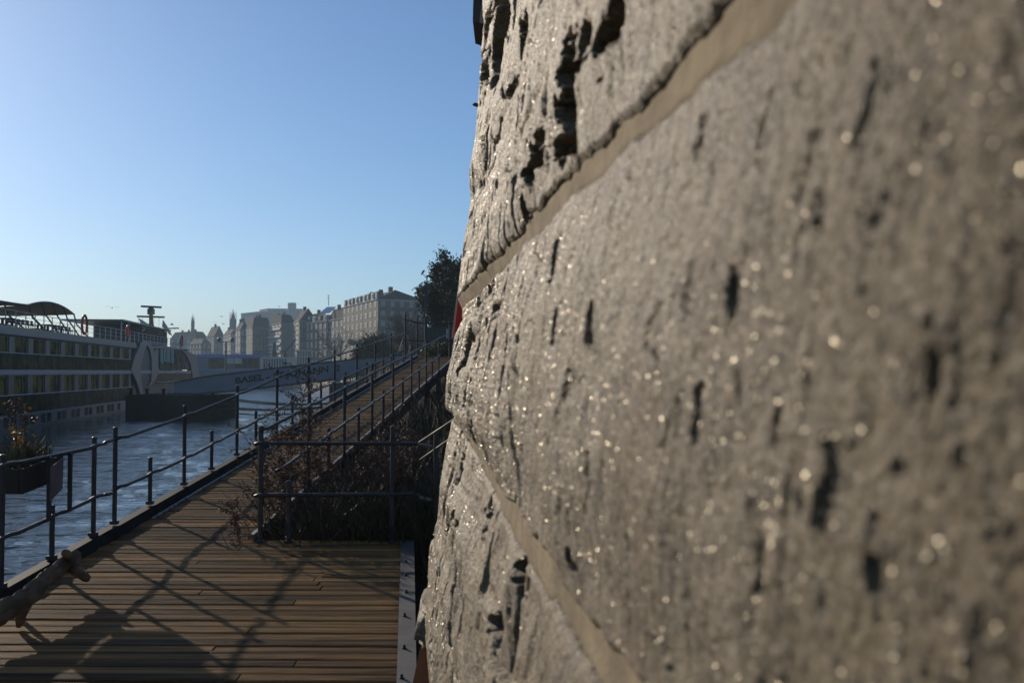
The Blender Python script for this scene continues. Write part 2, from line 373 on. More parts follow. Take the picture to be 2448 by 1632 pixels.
# mica flakes that catch the sun
MICA = bpy.data.materials.new("mica"); MICA.use_nodes = True
b = MICA.node_tree.nodes['Principled BSDF']; b.inputs['Metallic'].default_value = 1.0; b.inputs['Roughness'].default_value = .38
b.inputs['Base Color'].default_value = (.33, .30, .245, 1)
N = 34000; N2 = 90000
ft = .16 * np.exp(RNG.random(N) * math.log(3.2 / .16)); ft = np.where(RNG.random(N) < .35, RNG.uniform(.16, 3.2, N), ft)
ft = np.concatenate([ft, .6 + 2.6 * RNG.random(N2) ** .7]); N = N + N2
fz = RNG.uniform(-.36, .40, N) * ft * 1.05
fh, _, fi = wall_height(ft, fz); keep = (fi > .006) & (RNG.random(len(ft)) < (.25 + .6 * sstep(-.40, .12, fz / ft)) * sstep(-.22, .30, fbm(ft * 5, fz * 9, 4, 640) + .12)); ft, fz, fh = ft[keep], fz[keep], fh[keep]
e = .004
h1, _, _ = wall_height(ft + e, fz); h2, _, _ = wall_height(ft, fz + e)
st_ = np.clip((h1 - fh) / e, -1.2, 1.2) * .6; sz_ = np.clip((h2 - fh) / e, -1.2, 1.2) * .6
C = wall_xyz(ft, fz, fh + .0006)
n_ = len(ft)
D3 = np.array(WD); N3 = np.array(WN); U3 = np.array([0, 0, 1.])
nrm = N3[None] - st_[:, None] * D3 - (sz_ - BAT)[:, None] * U3 + RNG.normal(-.12, .32, (n_, 1)) * D3 + RNG.normal(.30, .32, (n_, 1)) * U3
nrm /= np.linalg.norm(nrm, axis=1)[:, None]
a1 = np.cross(nrm, U3); a1 /= np.linalg.norm(a1, axis=1)[:, None]; a2 = np.cross(nrm, a1)
th = RNG.uniform(0, 6.28, n_)[:, None]; b1 = a1 * np.cos(th) + a2 * np.sin(th); b2 = -a1 * np.sin(th) + a2 * np.cos(th)
sz = (.00018 + .00042 * RNG.random(n_) ** 2 * (1 + .9 * np.clip(ft, 0, 2.5)))[:, None]
FV = np.stack([C + b1 * sz, C + b2 * sz * .8, C - b1 * sz, C - b2 * sz * .8], 1).reshape(-1, 3)
mo = np_mesh("mica_flakes", FV, np.arange(n_ * 4).reshape(-1, 4), MICA, wall, smooth=False); mo['kind'] = 'stuff'
# ================================================================ timber ramp along the river
DV = ray(1261, 699).normalized()                       # up-slope direction of the ramp
DL = Vector((DV.y, -DV.x, 0)).normalized()              # to the right, level
DN = DL.cross(DV).normalized()
DO = CAM + Vector((0, 0, -2.2))
def dp(a, b, h=0.0): return DO + DL * a + DV * b + Vector((0, 0, h))
def deck_ab(px, py, h=0.0):
    d = ray(px, py); o = DO + Vector((0, 0, h))
    s = (o - CAM).dot(DN) / d.dot(DN); p = CAM + d * s - o
    return p.dot(DL), p.dot(DV)
KA = deck_ab(265, 1290)[0]                              # lateral of the river-side kerb
RA = deck_ab(600, 1300)[0]; FB = deck_ab(780, 1297)[1]  # ramp right edge, end of the wide deck
BEND = 34.0
sl = [deck_ab(948, 1632), deck_ab(958, 1320)]; sr = [deck_ab(996, 1632), deck_ab(990, 1310)]
def strip_a(b, e): (a0, b0), (a1, b1) = e; return a0 + (a1 - a0) * (b - b0) / (b1 - b0)

WOOD = nmat("weathered_decking", (.30, .168, .058), (.062, .032, .012), scale=2.0, rough=.62, bump=.006, bscale=6, stretch=(.45, 9, 9),
            attr='tone', attr_amt=.55, contrast=(.3, .7), spec=.22, detail=9)
STEEL = nmat("dark_galvanised_steel", (.035, .035, .040), (.022, .022, .026), scale=9, rough=.5, metal=.25, bump=.0006, bscale=120)
PLATE = nmat("zinc_cover_plate", (.125, .12, .11), (.085, .082, .078), scale=5, rough=.6, metal=.0, bump=.0008, bscale=60, rough2=.75, spec=.2)
BLACK = nmat("black_rubber", (.012, .012, .012), rough=.7)

Vs = []; Fs = []; tone = []; 
def plank(a0, a1, b0, b1, dz, tn):
    nseg = max(2, int((a1 - a0) / .14)); 
    prof = [(b0, -.03), (b0 + .004, -.004), (b0 + .010, 0)]
    ng = 5
    for g in range(ng):
        q0 = b0 + .010 + (b1 - b0 - .020) * (g + .35) / ng; q1 = b0 + .010 + (b1 - b0 - .020) * (g + .65) / ng
        prof += [(q0 - .003, 0), (q0, -.0035), (q1, -.0035), (q1 + .003, 0)]
    prof += [(b1 - .010, 0), (b1 - .004, -.004), (b1, -.03)]
    o = len(Vs); s0 = random.random() * 100; k = len(prof); warp = random.uniform(-.004, .004); bow = random.uniform(-.003, .003)
    for i in range(nseg + 1):
        f = i / nseg; a = a0 + (a1 - a0) * f
        nzs = random.uniform(-.0008, .0008)
        for (bb, hh) in prof:
            p = DO + DL * a + DV * (bb + bow * math.sin(f * 3.1)) + DN * (hh + dz + warp * (f - .5) + nzs); Vs.append(p[:]); tone.append(tn)
    for i in range(nseg):
        for j in range(k - 1): Fs.append((o + i * k + j, o + i * k + j + 1, o + (i + 1) * k + j + 1, o + (i + 1) * k + j))
b = 1.6; PW = .108
while b < BEND:
    wide = b < FB
    a1 = (strip_a(b, sl) + .02) if wide else RA
    g = random.uniform(.004, .012)
    pw = PW * random.uniform(.94, 1.05)
    if wide and random.random() < .3:
        cut = random.uniform(KA + 1, a1 - .6)
        plank(KA + .02, cut - .004, b, b + pw, random.uniform(-.004, .004), random.random()); plank(cut + .004, a1, b, b + pw, random.uniform(-.004, .004), random.random())
    else: plank(KA + .02 + random.uniform(0, .02), a1 + random.uniform(-.012, .012), b, b + pw, random.uniform(-.005, .005), random.random())
    b += pw + g
walk = empty("boardwalk_ramp", dp((KA + RA) / 2, 8, -.4))
tag(walk, "weathered brown plank ramp rising beside the river to the far landing", "boardwalk")
np_mesh("planks", Vs, Fs, WOOD, walk, smooth=False, attrs={'tone': tone})
m = MB()   # joists and side beams beneath
for a in (KA + .1, (KA + RA) / 2, RA - .1): m.bar(dp(a, 1.6, -.17), dp(a, BEND, -.17), .08, .22)
for a in (RA + .5, RA + 1.1): m.bar(dp(a, 1.6, -.17), dp(a, FB - .1, -.17), .08, .22)
for b in np.arange(3, BEND, 3.2):
    for a in (KA + .12, RA - .12):
        p = dp(a, float(b), -.28); m.bar(p, (p.x, p.y, -1.5), .14, .14)
m.build("substructure", STEEL, walk)
m = MB()   # river-side channel kerb
k0, k1 = 1.6, 8.95
for (x0, x1, off) in ((k0, k1, 0), (k1 + .012, BEND, .012)):
    m.bar(dp(KA - .005, x0, .040 - off), dp(KA - .005, x1, .040 - off), .012, .11); m.bar(dp(KA - .045, x0, .091 - off), dp(KA - .045, x1, .091 - off), .09, .012); m.bar(dp(KA - .045, x0, -.016 - off), dp(KA - .045, x1, -.016 - off), .09, .012)
m.build("kerb_channel", nmat('kerb_dark_steel', (.022, .022, .026), (.012, .012, .015), scale=6, rough=.7, spec=.15), walk)
m = MB()   # pale edging battens on both ramp edges
KERBW = nmat("worn_edge_batten", (.32, .31, .30), (.10, .09, .085), scale=14, rough=.6, contrast=(.42, .56))
m.bar(dp(RA - .02, FB + .05, .035), dp(RA - .02, BEND, .035), .035, .05)
m.bar(dp(KA + .075, FB + .9, .012), dp(KA + .075, BEND, .012), .03, .018)
m.build("edge_batten", KERBW, walk)
# steel cover strip by the wall
strip = empty("steel_cover_strip", dp(strip_a(6, sl), 6)); tag(strip, "flat grey steel strip bolted along the deck edge beside the wall", "metal strip")
m = MB(); m.prism([dp(strip_a(b, e), b, .022) for b, e in ((2.6, sl), (FB + .02, sl), (FB + .02, sr), (2.6, sr))][::-1], (0, 0, -.006))
m.prism([dp(strip_a(b, sr) - o, b, .016) for b, o in ((2.6, .012), (FB, .012), (FB, 0), (2.6, 0))][::-1], (0, 0, -.20))
m.build("plate", PLATE, strip)
m0 = None
for (x, y) in ((970, 1344), (970, 1375), (971, 1416), (967, 1472), (966, 1549), (960, 1620)):
    a, b = deck_ab(x, y, .022); m = MB(); m.lathe(dp(a, b, .022), [(.014, 0), (.014, .006), (.009, .008), (.009, .020), (.006, .024)], 8); m.build("bolt", BLACK, strip)

# ---------------------------------------------------------------- railings
def rail_obj(name, label, posts, rails, group=None, cat="railing", pr=.021, rr=.0165, kerb=0.0):
    """posts: (a,b,top,base) ; rails: list of lists of points"""
    root = empty(name, posts[0][0]); tag(root, label, cat, group)
    for p, top in posts:
        m = MB(); m.tube([p, p + Vector((0, 0, top))], pr, 10); m.lathe(p + Vector((0, 0, top)), [(pr + .002, -.01), (pr + .002, .004), (pr * .6, .010)], 10)
        m.box(p + Vector((0, 0, .02)), (pr * 3.2, pr * 3.2, .03), -WAZ); m.build("post", STEEL, root)
    for pts in rails:
        m = MB(); m.tube(pts, rr, 8)
        m.build("rail", STEEL, root, smooth=True)
    return root
def kinked(pts):   # rails bow outward slightly where they pass each post
    out = []
    for i, p in enumerate(pts):
        d = (pts[min(i + 1, len(pts) - 1)] - pts[max(i - 1, 0)]).normalized(); s = Vector((0, 0, .009))
        out += ([p - d * .16 - s * .8] if i else []) + [p - d * .06 + s * .5, p + d * .06 + s * .5] + ([p + d * .16 - s * .8] if i < len(pts) - 1 else [])
    return out
def topz(b): return float(np.interp(b, [5, 7, 8.5, 10.7, 12.7, 14.7, 17, 22, 30, 34], [1.0, .98, .88, .86, .89, .94, .98, .98, .98, .98]))
def midz(b): return float(np.interp(b, [5, 7, 8.5, 10.7, 12.7, 14.7, 17, 34], [.46, .46, .44, .40, .43, .46, .48, .48]))
def from_px(x, a): # distance along ramp where a rail at lateral a shows at pixel column x
    u = (x - 1224) / FPX; A = dp(a, 0) - CAM; return -(A.x - u * A.y) / (DV.x - u * DV.y)
A_ = KA - .045
tall = [(from_px(x, A_)) for x in (10, 228)]; short = [from_px(130, A_)]
P = lambda a, b: dp(a, b, .095)
bs = [3.6, 5.4] + tall
r1 = rail_obj("river_railing", "near end of the dark tube railing on the river edge, carrying the planter box",
    [(P(A_, b), topz(b) - .03) for b in bs] + [(P(A_, b), .42) for b in [4.5, 6.3] + short],
    [kinked([dp(A_ + .035, b, topz(b)) for b in bs] + [dp(A_ + .035, tall[-1] + .22, topz(tall[-1]))]), kinked([dp(A_ + .035, b, midz(b)) for b in sorted(bs + [4.5, 6.3] + short)] + [dp(A_ + .035, tall[-1] + .22, midz(9) - .02)])], "river-side railing sections")
tall2 = [from_px(x, A_) for x in (278, 443, 568, 663, 738, 800, 853, 897, 935, 965)]; short2 = [from_px(x, A_) for x in (362, 508, 613, 700, 768, 826, 877, 917)]
r2 = rail_obj("river_railing", "long dark tube railing climbing the river edge of the ramp to the landing",
    [(P(A_, b), topz(b) + (.0)) for b in tall2] + [(P(A_, b), .46) for b in short2],
    [kinked([dp(A_ + .035, b, topz(b)) for b in tall2]), kinked([dp(A_ + .035, b, midz(b)) for b in sorted(tall2 + short2)])], "river-side railing sections")
A2 = RA + .035
tl = [from_px(x, A2) for x in (740, 824, 890, 940, 984, 1019, 1049)]; sh = [from_px(x, A2) for x in (787, 858, 917, 963, 1002, 1033)]
r3 = rail_obj("bank_railing", "dark tube railing on the bank side of the ramp, tangled with weeds",
    [(dp(A2, b, -.05), 1.15) for b in tl] + [(dp(A2, b, -.05), .62) for b in sh],
    [kinked([dp(A2 + .03, b, .98) for b in [FB + .05] + tl + [tl[-1] + 2.5]]), kinked([dp(A2 + .03, b, .52) for b in [FB + .6] + sorted(tl + sh)])])
# cross fence at the end of the wide deck
def fx(x): return (dp(0, FB) + DL * 0, x)
def cross(px, py, b=FB + .02):
    d = ray(px, py); p0 = dp(0, b); k = (p0 - CAM).dot(DV) ; 
    n = Vector((DV.x, DV.y, 0)).normalized(); s = (p0 - CAM).dot(n) / d.dot(n); return CAM + d * s
def gp(px, top, b=FB + .02, low=1300):
    p = cross(px, low, b); return (p, cross(px, top, b).z - p.z)
m = None
cf = rail_obj("cross_fence", "low dark tube fence closing off the end of the wide deck before the bushes",
    [gp(622, 1020), gp(690, 1150), gp(938, 1020), gp(1042, 1032)],
    [[cross(612, 1060) - DV * .05, cross(622, 1057) - DV * .05, cross(938, 1058) - DV * .05, cross(996, 1058) - DV * .05, cross(1012, 1060) - DV * .06],
     [cross(612, 1184) - DV * .05, cross(622, 1180) - DV * .05, cross(990, 1178) - DV * .05, cross(1012, 1184) - DV * .06]], pr=.022, rr=.017)
for L_e in ([(1000, 1055), (1036, 1060), (1036, 1067), (1000, 1060)], [(1005, 1180), (1036, 1187), (1036, 1193), (1005, 1186)]):
    m = MB(); m.prism([cross(x, y) - DV * .08 for x, y in L_e], -DV * .02); m.build("flattened_rail_end", PLATE, cf)
hr = empty("stair_handrail", cross(1042, 1100)); tag(hr, "two thin slanting handrails passing behind the wall right of the fence", "handrail")
for (x0, y0, x1, y1) in ((1002, 1057, 1140, 966), (1005, 1098, 1140, 1003)):
    m = MB(); m.tube([at(x0, y0, 8.9), at(x1, y1, 8.2)], .009, 6); m.build("rail", PLATE, hr)
# landing railing at the top of the ramp
LZ = 34.0
LT = lambda x, y: at(x, y, LZ)
lr = rail_obj("landing_railing", "level dark railing round the landing at the top of the ramp", 
    [(LT(x, 857), LT(x, t).z - LT(x, 857).z) for x, t in ((969, 752), (997, 761), (1017, 761), (1075, 768))],
    [[LT(966, 763), LT(997, 771), LT(1017, 772), LT(1100, 773)], [LT(966, 810), LT(997, 815), LT(1017, 815), LT(1100, 815)]], pr=.032, rr=.026)
# ================================================================ river, banks
def water_material():
    m = bpy.data.materials.new("river_water"); m.use_nodes = True; n = m.node_tree.nodes; l = m.node_tree.links
    b = n['Principled BSDF']; b.inputs['Base Color'].default_value = (.010, .020, .026, 1); b.inputs['Roughness'].default_value = .06; b.inputs['IOR'].default_value = 1.33
    tc = n.new('ShaderNodeTexCoord'); mp = n.new('ShaderNodeMapping'); mp.inputs['Rotation'].default_value = (0, 0, R(12)); mp.inputs['Scale'].default_value = (.45, 1.0, 1)
    l.new(tc.outputs['Object'], mp.inputs[0]); prev = None
    for s, d, det in ((1.1, .22, 3), (5.0, .045, 4), (22., .010, 3)):
        k = n.new('ShaderNodeTexNoise'); k.inputs['Scale'].default_value = s; k.inputs['Detail'].default_value = det; l.new(mp.outputs[0], k.inputs[0])
        bp = n.new('ShaderNodeBump'); bp.inputs['Distance'].default_value = d; bp.inputs['Strength'].default_value = 1; l.new(k.outputs[0], bp.inputs['Height'])
        if prev: l.new(prev, bp.inputs['Normal'])
        prev = bp.outputs[0]
    l.new(prev, b.inputs['Normal']); return m
WATER = water_material()
ys = np.concatenate([np.linspace(-80, 3, 20)[:-1], 3 * np.exp(np.arange(0, math.log(1590 / 3.), .0115)), [1600.]])
us = np.linspace(-1, 1, 420)
Y_, U_ = np.meshgrid(ys, us, indexing='ij'); half_w = np.maximum(np.abs(Y_), 14) * .62 + 12; far_w = half_w
X_ = U_ * far_w - .18 * np.maximum(Y_, 0)
fade = sstep(260, 40, Y_) * sstep(-20, 3, Y_)
Zw = (.10 * fbm(X_ * .30, Y_ * .75, 4, 500) + .05 * fbm(X_ * 1.3, Y_ * 2.8, 3, 510)) * fade
np_obj = np_mesh("river", np.stack([X_, Y_, Zw], -1).reshape(-1, 3), grid_faces(len(ys), len(us)), WATER)
tag(np_obj, kind='structure')
# ================================================================ river cruise ship
SPX0 = at(0, 1037, 60.9); SPX1 = at(306, 983, 95.4)
SD = Vector((SPX1.x - SPX0.x, SPX1.y - SPX0.y, 0)).normalized(); SNn = Vector((SD.y, -SD.x, 0))  # towards the near bank
SO = Vector((SPX0.x, SPX0.y, 0))
def sh(px, py, inset=0.0):      # pixel -> (s, z) on a plane parallel to the near side, inset metres inboard
    d = ray(px, py); o = SO - SNn * inset
    k = (o - CAM).dot(SNn) / d.dot(SNn); p = CAM + d * k; return (p - o).dot(SD), p.z
def sw(s, z, off=0.0): return SO + SD * s + SNn * off + Vector((0, 0, z))   # off>0: proud of the side
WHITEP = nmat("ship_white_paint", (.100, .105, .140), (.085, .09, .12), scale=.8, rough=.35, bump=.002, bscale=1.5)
GREYP = nmat("ship_grey_panel", (.05, .05, .06), (.038, .038, .047), scale=1.5, rough=.4)
DARKF = nmat("ship_dark_frame", (.03, .03, .033), rough=.4)
DECKD = nmat("ship_deck_green", (.05, .07, .05), (.035, .05, .036), rough=.8)
def glassm(name, c1, c2, scale, stretch=(1, 1, 1)):
    g_ = nmat(name, c1, c2, scale=scale, rough=.12, spec=.04, bump=.0025, bscale=1.2, stretch=stretch, contrast=(.45, .6)); g_.node_tree.nodes['Principled BSDF'].inputs['IOR'].default_value = 1.14; return g_
GLASS_Y = glassm("cabin_glass_reflection", (.170, .145, .030), (.030, .028, .008), 1.0)  # curtain tone and the reflected bank's olive-yellow are put into the glass colour
GLASS_R = glassm("balcony_glass", (.050, .044, .020), (.010, .010, .007), .9)  # dark olive and paler reflections are put into the colour noise
GLASS_B = glassm("bow_lounge_glass", (.07, .09, .07), (.02, .022, .012), .7)
CURT = nmat("pale_curtain", (.38, .46, .42), (.26, .32, .29), scale=4, rough=.9, stretch=(1, 1, .05))
STEELW = nmat("ship_rail_tube", (.38, .38, .40), rough=.4, metal=.2)
REDP = nmat("lifebuoy_red", (.45, .035, .015), (.35, .03, .015), rough=.5)
WOODM = nmat("varnished_mast", (.22, .12, .05), (.15, .08, .035), rough=.4)
Sa = -34.0; s_arch0 = sh(311, 884)[0]; s_arch1 = sh(378, 884)[0]; s_bow = sh(474, 884)[0]
BEAM = 11.4; zw = 0.0; CZ = 3.8
ship = empty("cruise_ship", sw(20, 0, -BEAM / 2))
tag(ship, "long white two-deck river cruise ship moored at the left with sun awnings", "cruise ship")
zr = CZ + 2.83; zwt = CZ + 2.25; zst1 = CZ + .12; zst0 = CZ - .20; zl0 = CZ - 2.72
m = MB()   # lower hull: full length, with a pointed bow
def plan(off, nose=0.0):
    pts = [(Sa, 0), (s_bow - 6.5, 0), (s_bow - 3, -.9), (s_bow - 1, -2.2), (s_bow + .2 + nose, -BEAM / 2), (s_bow - 1, -BEAM + 2.2), (s_bow - 3, -BEAM + .9), (s_bow - 6.5, -BEAM), (Sa, -BEAM)]
    return pts
def slab(m, z0, z1, grow=0.0, nose=0.0, s0=None, s1=None):
    pl = plan(0, nose)
    if s0 is not None: pl = [(max(s, s0), o) for s, o in pl]
    m.prism([sw(s, z0, o + (grow if o > -BEAM / 2 else (-grow if o < -BEAM / 2 else 0))) for s, o in pl][::-1], (0, 0, z1 - z0))
slab(m, -.8, zl0); m.build("hull", WHITEP, ship)
m = MB(); slab(m, -.6, .22, .02); m.build("boot_stripe", DARKF, ship)
m = MB(); slab(m, zst0, zst1, .05); slab(m, zl0 - .08, zl0, .06); m.build("rubbing_band", nmat("band_lit_white", (.26, .27, .33), (.22, .23, .28), rough=.4), ship)  # band's lit top is put into a colour lighter than the hull
# core block inboard of the glazing
s_body = sh(312, 860)[0]
m = MB(); m.prism([sw(s, zl0, o) for s, o in ((Sa, -1.1), (s_arch1, -1.1), (s_bow - 3.4, -1.6), (s_bow - 2.2, -BEAM / 2), (s_bow - 3.4, -BEAM + 1.6), (Sa, -BEAM + .3))][::-1], (0, 0, zr - .3 - zl0)); m.build("superstructure", GREYP, ship)
# roof band
m = MB(); 
m.prism([sw(s, zwt, o) for s, o in ((Sa, .02), (s_arch0 + 2.6, .02), (s_arch0 + 2.6, -BEAM), (Sa, -BEAM))][::-1], (0, 0, zr - zwt))
m.prism([sw(Sa, zwt, .025), sw(s_arch0 + 2.6, zwt, .025), sw(s_arch0 + 2.6, zwt + .07, .1), sw(Sa, zwt + .07, .1)], (0, 0, .03))
m.build("roof_fascia", WHITEP, ship)
# bow shell (outline traced on the near side, 0.5 m thick)
pz = lambda L: [sw(*sh(x, y)) for x, y in L]
def shell(L, name, mt, thick=.45, off=0.0):
    mm = MB(); mm.prism([p + SNn * off for p in pz(L)], -SNn * thick); return mm.build(name, mt, ship)
shell([(357, 826), (400, 828), (430, 833), (455, 842), (470, 850), (474, 884), (478, 899), (461, 903), (456, 870), (445, 847), (434, 836), (367, 832)], "bow_fairing", WHITEP, .6)
shell([(366, 831), (434, 835.5), (445, 846.5), (456, 869.5), (461, 884), (377, 884)], "bow_window", GLASS_B, .08, -.12)
for i, (x0, x1) in enumerate(((374, 380), (386, 392), (394, 400), (402, 409), (411, 417))):
    mm = MB(); mm.prism([p - SNn * .09 for p in pz([(x0, 834), (x1, 835), (x1, 868 + 3 * math.sin(i * 2)), (x0, 864)])], -SNn * .04); mm.build("curtain", CURT, ship)
shell([(372, 886.5), (462, 886.5), (464, 902), (425, 915), (400, 916), (362, 916)], "lower_bow_window", GLASS_R, .1, -.10)
for x in (384, 397, 410, 423, 436):
    mm = MB(); a = sh(x, 884)[0]; mm.box((0, 0, 0), (.01, .01, .01)); mm = MB(); mm.bar(sw(a, zst1, -.08), sw(a, zwt - .1 - (.25 if x > 430 else 0), -.08), .06, .05); mm.build("mullion", DARKF, ship)
# the two arch legs and the door between them
shell([(352, 816), (345, 817), (334, 825), (322, 846), (315, 868), (311, 884), (311, 886), (318, 898), (327, 920), (334, 946), (341, 946), (336, 912), (334, 884), (337, 862), (343, 838), (350, 824)], "arch_leg", WHITEP, .35, .10)
shell([(352, 816), (350, 824), (356, 836), (360, 856), (361, 884), (359, 912), (354, 920), (360, 921), (368, 912), (377, 890), (378, 884), (373, 856), (366, 836), (358, 820)], "arch_leg", WHITEP, .35, .10)
shell([(350, 826), (343, 840), (337, 862), (334, 884), (336, 912), (341, 944), (354, 944), (359, 912), (361, 884), (360, 856), (356, 838)], "arch_door", nmat("door_grey", (.045, .045, .055), rough=.5), .1, -.05)
# cabins: pillar | window (two sashes), glass balcony below, on two decks
sx = [sh(x, 884)[0] for x in (38, 80, 118, 153, 185, 217, 242, 268, 291, 316)]
pitch = (sx[-1] - sx[0]) / 9.0
first = True; protoU = protoL = None
k0 = sx[0] - pitch * 8
zmid = CZ + 1.17
for k in range(17):
    s0 = k0 + pitch * k
    for (zb, zm_, zt, nm) in ((zst1, zmid, zwt, 'upper'), (zl0, CZ - 1.49, zst0, 'lower')):
        mm = MB(); flip = k % 2
        mm.prism([sw(s0 + .15, zb, -.25), sw(s0 + pitch * .70, zb, -.25), sw(s0 + pitch * .70, zt - .05, -.25), sw(s0 + .15, zt - .05, -.25)][::-1], -SNn * .05)
        win = mm.build("cabin_window", GLASS_Y, ship)
        mm = MB(); sm = s0 + pitch * (.38 if flip else .5)
        mm.bar(sw(sm, zb, -.22), sw(sm, zt - .05, -.22), .07, .08); mm.bar(sw(s0 + .15, zb, -.22), sw(s0 + .15, zt, -.22), .07, .08); mm.bar(sw(s0 + pitch * .7, zb, -.22), sw(s0 + pitch * .7, zt, -.22), .10, .12)
        mm.bar(sw(s0 + .15, zt - .06, -.22), sw(s0 + pitch * .7, zt - .06, -.22), .06, .06); mm.build("window_frame", DARKF, win)
        mm = MB(); mm.prism([sw(s0 + pitch * .74, zb, -.12), sw(s0 + pitch * 1.02, zb, -.12), sw(s0 + pitch * 1.02, zt, -.12), sw(s0 + pitch * .74, zt, -.12)][::-1], -SNn * .2)
        mm.build("pillar", GREYP, ship)
        mm = MB(); mm.prism([sw(s0, zb + .02, 0), sw(s0 + pitch - .06, zb + .02, 0), sw(s0 + pitch - .06, zm_, 0), sw(s0, zm_, 0)][::-1], -SNn * .03)
        mm.build("balcony_glass", GLASS_R, ship)
mm = MB(); 
for z in (zmid, CZ - 1.49): mm.tube([sw(Sa, z, .03), sw(sh(312 if z > CZ else 318, 884)[0], z, .03)], .035, 6)
mm.tube([sw(s_arch1 - 1, CZ - 1.15, .05), sw(s_bow - 5, CZ - 1.15, .05)], .035, 6)
mm.build("hand_rail", STEELW, ship)
# lower deck round the arch and portholes
s0 = k0
for k in range(int((s_arch0 - Sa) / (pitch / 2)) - 2):
    s_ = Sa + 1.2 + k * pitch / 2 * 1.0
    if k % 2: s_ -= pitch * .14
    if s_ > s_arch0 - 2 or s_ < sx[0] - pitch * 5: continue
    mm = MB(); mm.box(sw(s_, CZ - 3.2, 0), (.85, .06, .62), math.atan2(SD.y, SD.x)); mm.build("porthole", GLASS_R, ship)
# ---- upper deck: rails, wheelhouse
def zdeck(s): return zr
s_e = sh(452, 838)[0]
rz = zr + 1.05
mm = MB()
for z in (rz, zr + .72, zr + .38): mm.tube([sw(Sa, z, -.15), sw(s_bow - 7.5, z, -.15), sw(s_bow - 4.5, z - .1, -1.2), sw(s_bow - 3, z - .3, -BEAM / 2), sw(s_bow - 4.5, z - .1, -BEAM + 1.2), sw(s_bow - 7.5, z, -BEAM + .15), sw(Sa, z, -BEAM + .15)], .026 if z == rz else .016, 5)
s = Sa
while s < s_bow - 7:
    for o in (-.15, -BEAM + .15): mm.tube([sw(s, zr, o), sw(s, rz, o)], .035, 5)
    s += 1.95
mm.build("deck_railing", STEELW, ship)
mm = MB(); mm.prism([sw(s, zr, o) for s, o in ((Sa, -.1), (s_bow - 7, -.1), (s_bow - 4, -1.4), (s_bow - 3, -BEAM / 2), (s_bow - 4, -BEAM + 1.4), (s_bow - 7, -BEAM + .1), (Sa, -BEAM + .1))][::-1], (0, 0, .03)); mm.build("sun_deck", DECKD, ship)
mm = MB(); mm.prism([sw(s, zwt + .1, o) for s, o in ((s_arch0 + 2.61, -.5), (s_bow - 6, -.5), (s_bow - 3.6, -2), (s_bow - 3, -BEAM / 2), (s_bow - 3.6, -BEAM + 2), (s_bow - 6, -BEAM + .3), (s_arch0 + 2.61, -BEAM + .3))][::-1], (0, 0, zr - zwt - .1)); mm.build("roof_panel", WHITEP, ship)
# wheelhouse
ws0, _ = sh(340, 800, 3); ws1, _ = sh(399, 800, 3); wz = sh(370, 783, 3)[1]
mm = MB(); wa = Vector((0, 0, zr + .03))
mm.prism([sw(ws0, zr + .03, -3), sw(ws1, zr + .03, -3), sw(ws1 + .6, zr + .03, -BEAM / 2), sw(ws1, zr + .03, -BEAM + 3), sw(ws0, zr + .03, -BEAM + 3)][::-1], (0, 0, wz - zr - .2)); whl = mm.build("wheelhouse", GREYP, ship)
mm = MB(); mm.prism([sw(ws0 + .3, zr + .9, -2.96), sw(ws1 - .1, zr + .9, -2.96), sw(ws1 - .1, wz - .25, -2.96), sw(ws0 + .3, wz - .25, -2.96)], -SNn * .03); mm.build("window", GLASS_R, whl)
mm = MB(); mm.prism([sw(sh(286, 783, 3)[0], wz - .1, -2.6), sw(ws1 + .8, wz - .1, -2.6), sw(ws1 + 1.3, wz - .1, -BEAM / 2), sw(ws1 + .8, wz - .1, -BEAM + 2.6), sw(sh(286, 783, 3)[0], wz - .1, -BEAM + 2.6)][::-1], (0, 0, .16)); mm.build("roof", WHITEP, whl)
for (x) in (288, 306):
    s = sh(x, 783, 3)[0]; mm = MB(); mm.bar(sw(s, zr, -2.9), sw(s, wz - .1, -2.9), .1, .1); mm.build("roof_post", STEELW, whl)
# mast with radar bar
off = BEAM / 2
ms = sh(362, 800, off)[0]
def shz(px, py): return sh(px, py, off)[1]
mast = MB(); mast.tube([sw(ms, wz, -off), sw(sh(361, 760, off)[0], shz(361, 760), -off), sw(sh(360.5, 745, off)[0], shz(361, 745), -off)], [.32, .28, .25], 8); mo_ = mast.build("mast", WOODM, ship)
mm = MB(); a = sh(327.5, 756, off); b = sh(393, 758, off)
# yard and radar are athwart-ish: give them their real width across the ship
YC = at(361, 757.3, (sw(ms, 0, -off)).y); 
mm.tube([at(327.5, 756, YC.y - 1.2), at(393, 758, YC.y + 1.2)], .14, 6); mm.build("yard", WOODM, mo_)
mm = MB(); mm.box(at(361, 745, YC.y), (.75, .75, .75)); mm.ball(at(361, 739.5, YC.y), .42); mm.build("radar_housing", DARKF, mo_)
mm = MB(); mm.bar(at(337, 732, YC.y - .8), at(386, 734.5, YC.y + .8), .22, .26); mm.build("radar_bar", DARKF, mo_)
mm = MB()
for x, y0 in ((331, 757), (341, 757), (368, 758), (380, 758)): mm.tube([at(x, y0, YC.y), at(x, 783, YC.y)], .02, 4)
mm.build("halyard", DARKF, mo_)
FLAGC = nmat("pale_pennant", (.42, .46, .48), (.25, .28, .30), scale=.5, rough=.9); FLAGR = nmat("red_white_flag", (.55, .48, .50), (.20, .03, .04), scale=.35, rough=.9)
def flag(name, L, Yf, mt, label):
    P_ = [at(x, y, Yf) for x, y in L]; mm = MB(); mm.prism(P_, Vector((.02, .05, 0))); o = mm.build(name, mt); tag(o, label, "flag", "flags on the ship's mast"); return o
flag("flag", [(331, 760), (341, 766), (352, 773), (361, 774), (358, 782), (346, 781), (338, 779)], YC.y - .3, FLAGC, "pale grey pennant drooping left of the ship's mast")
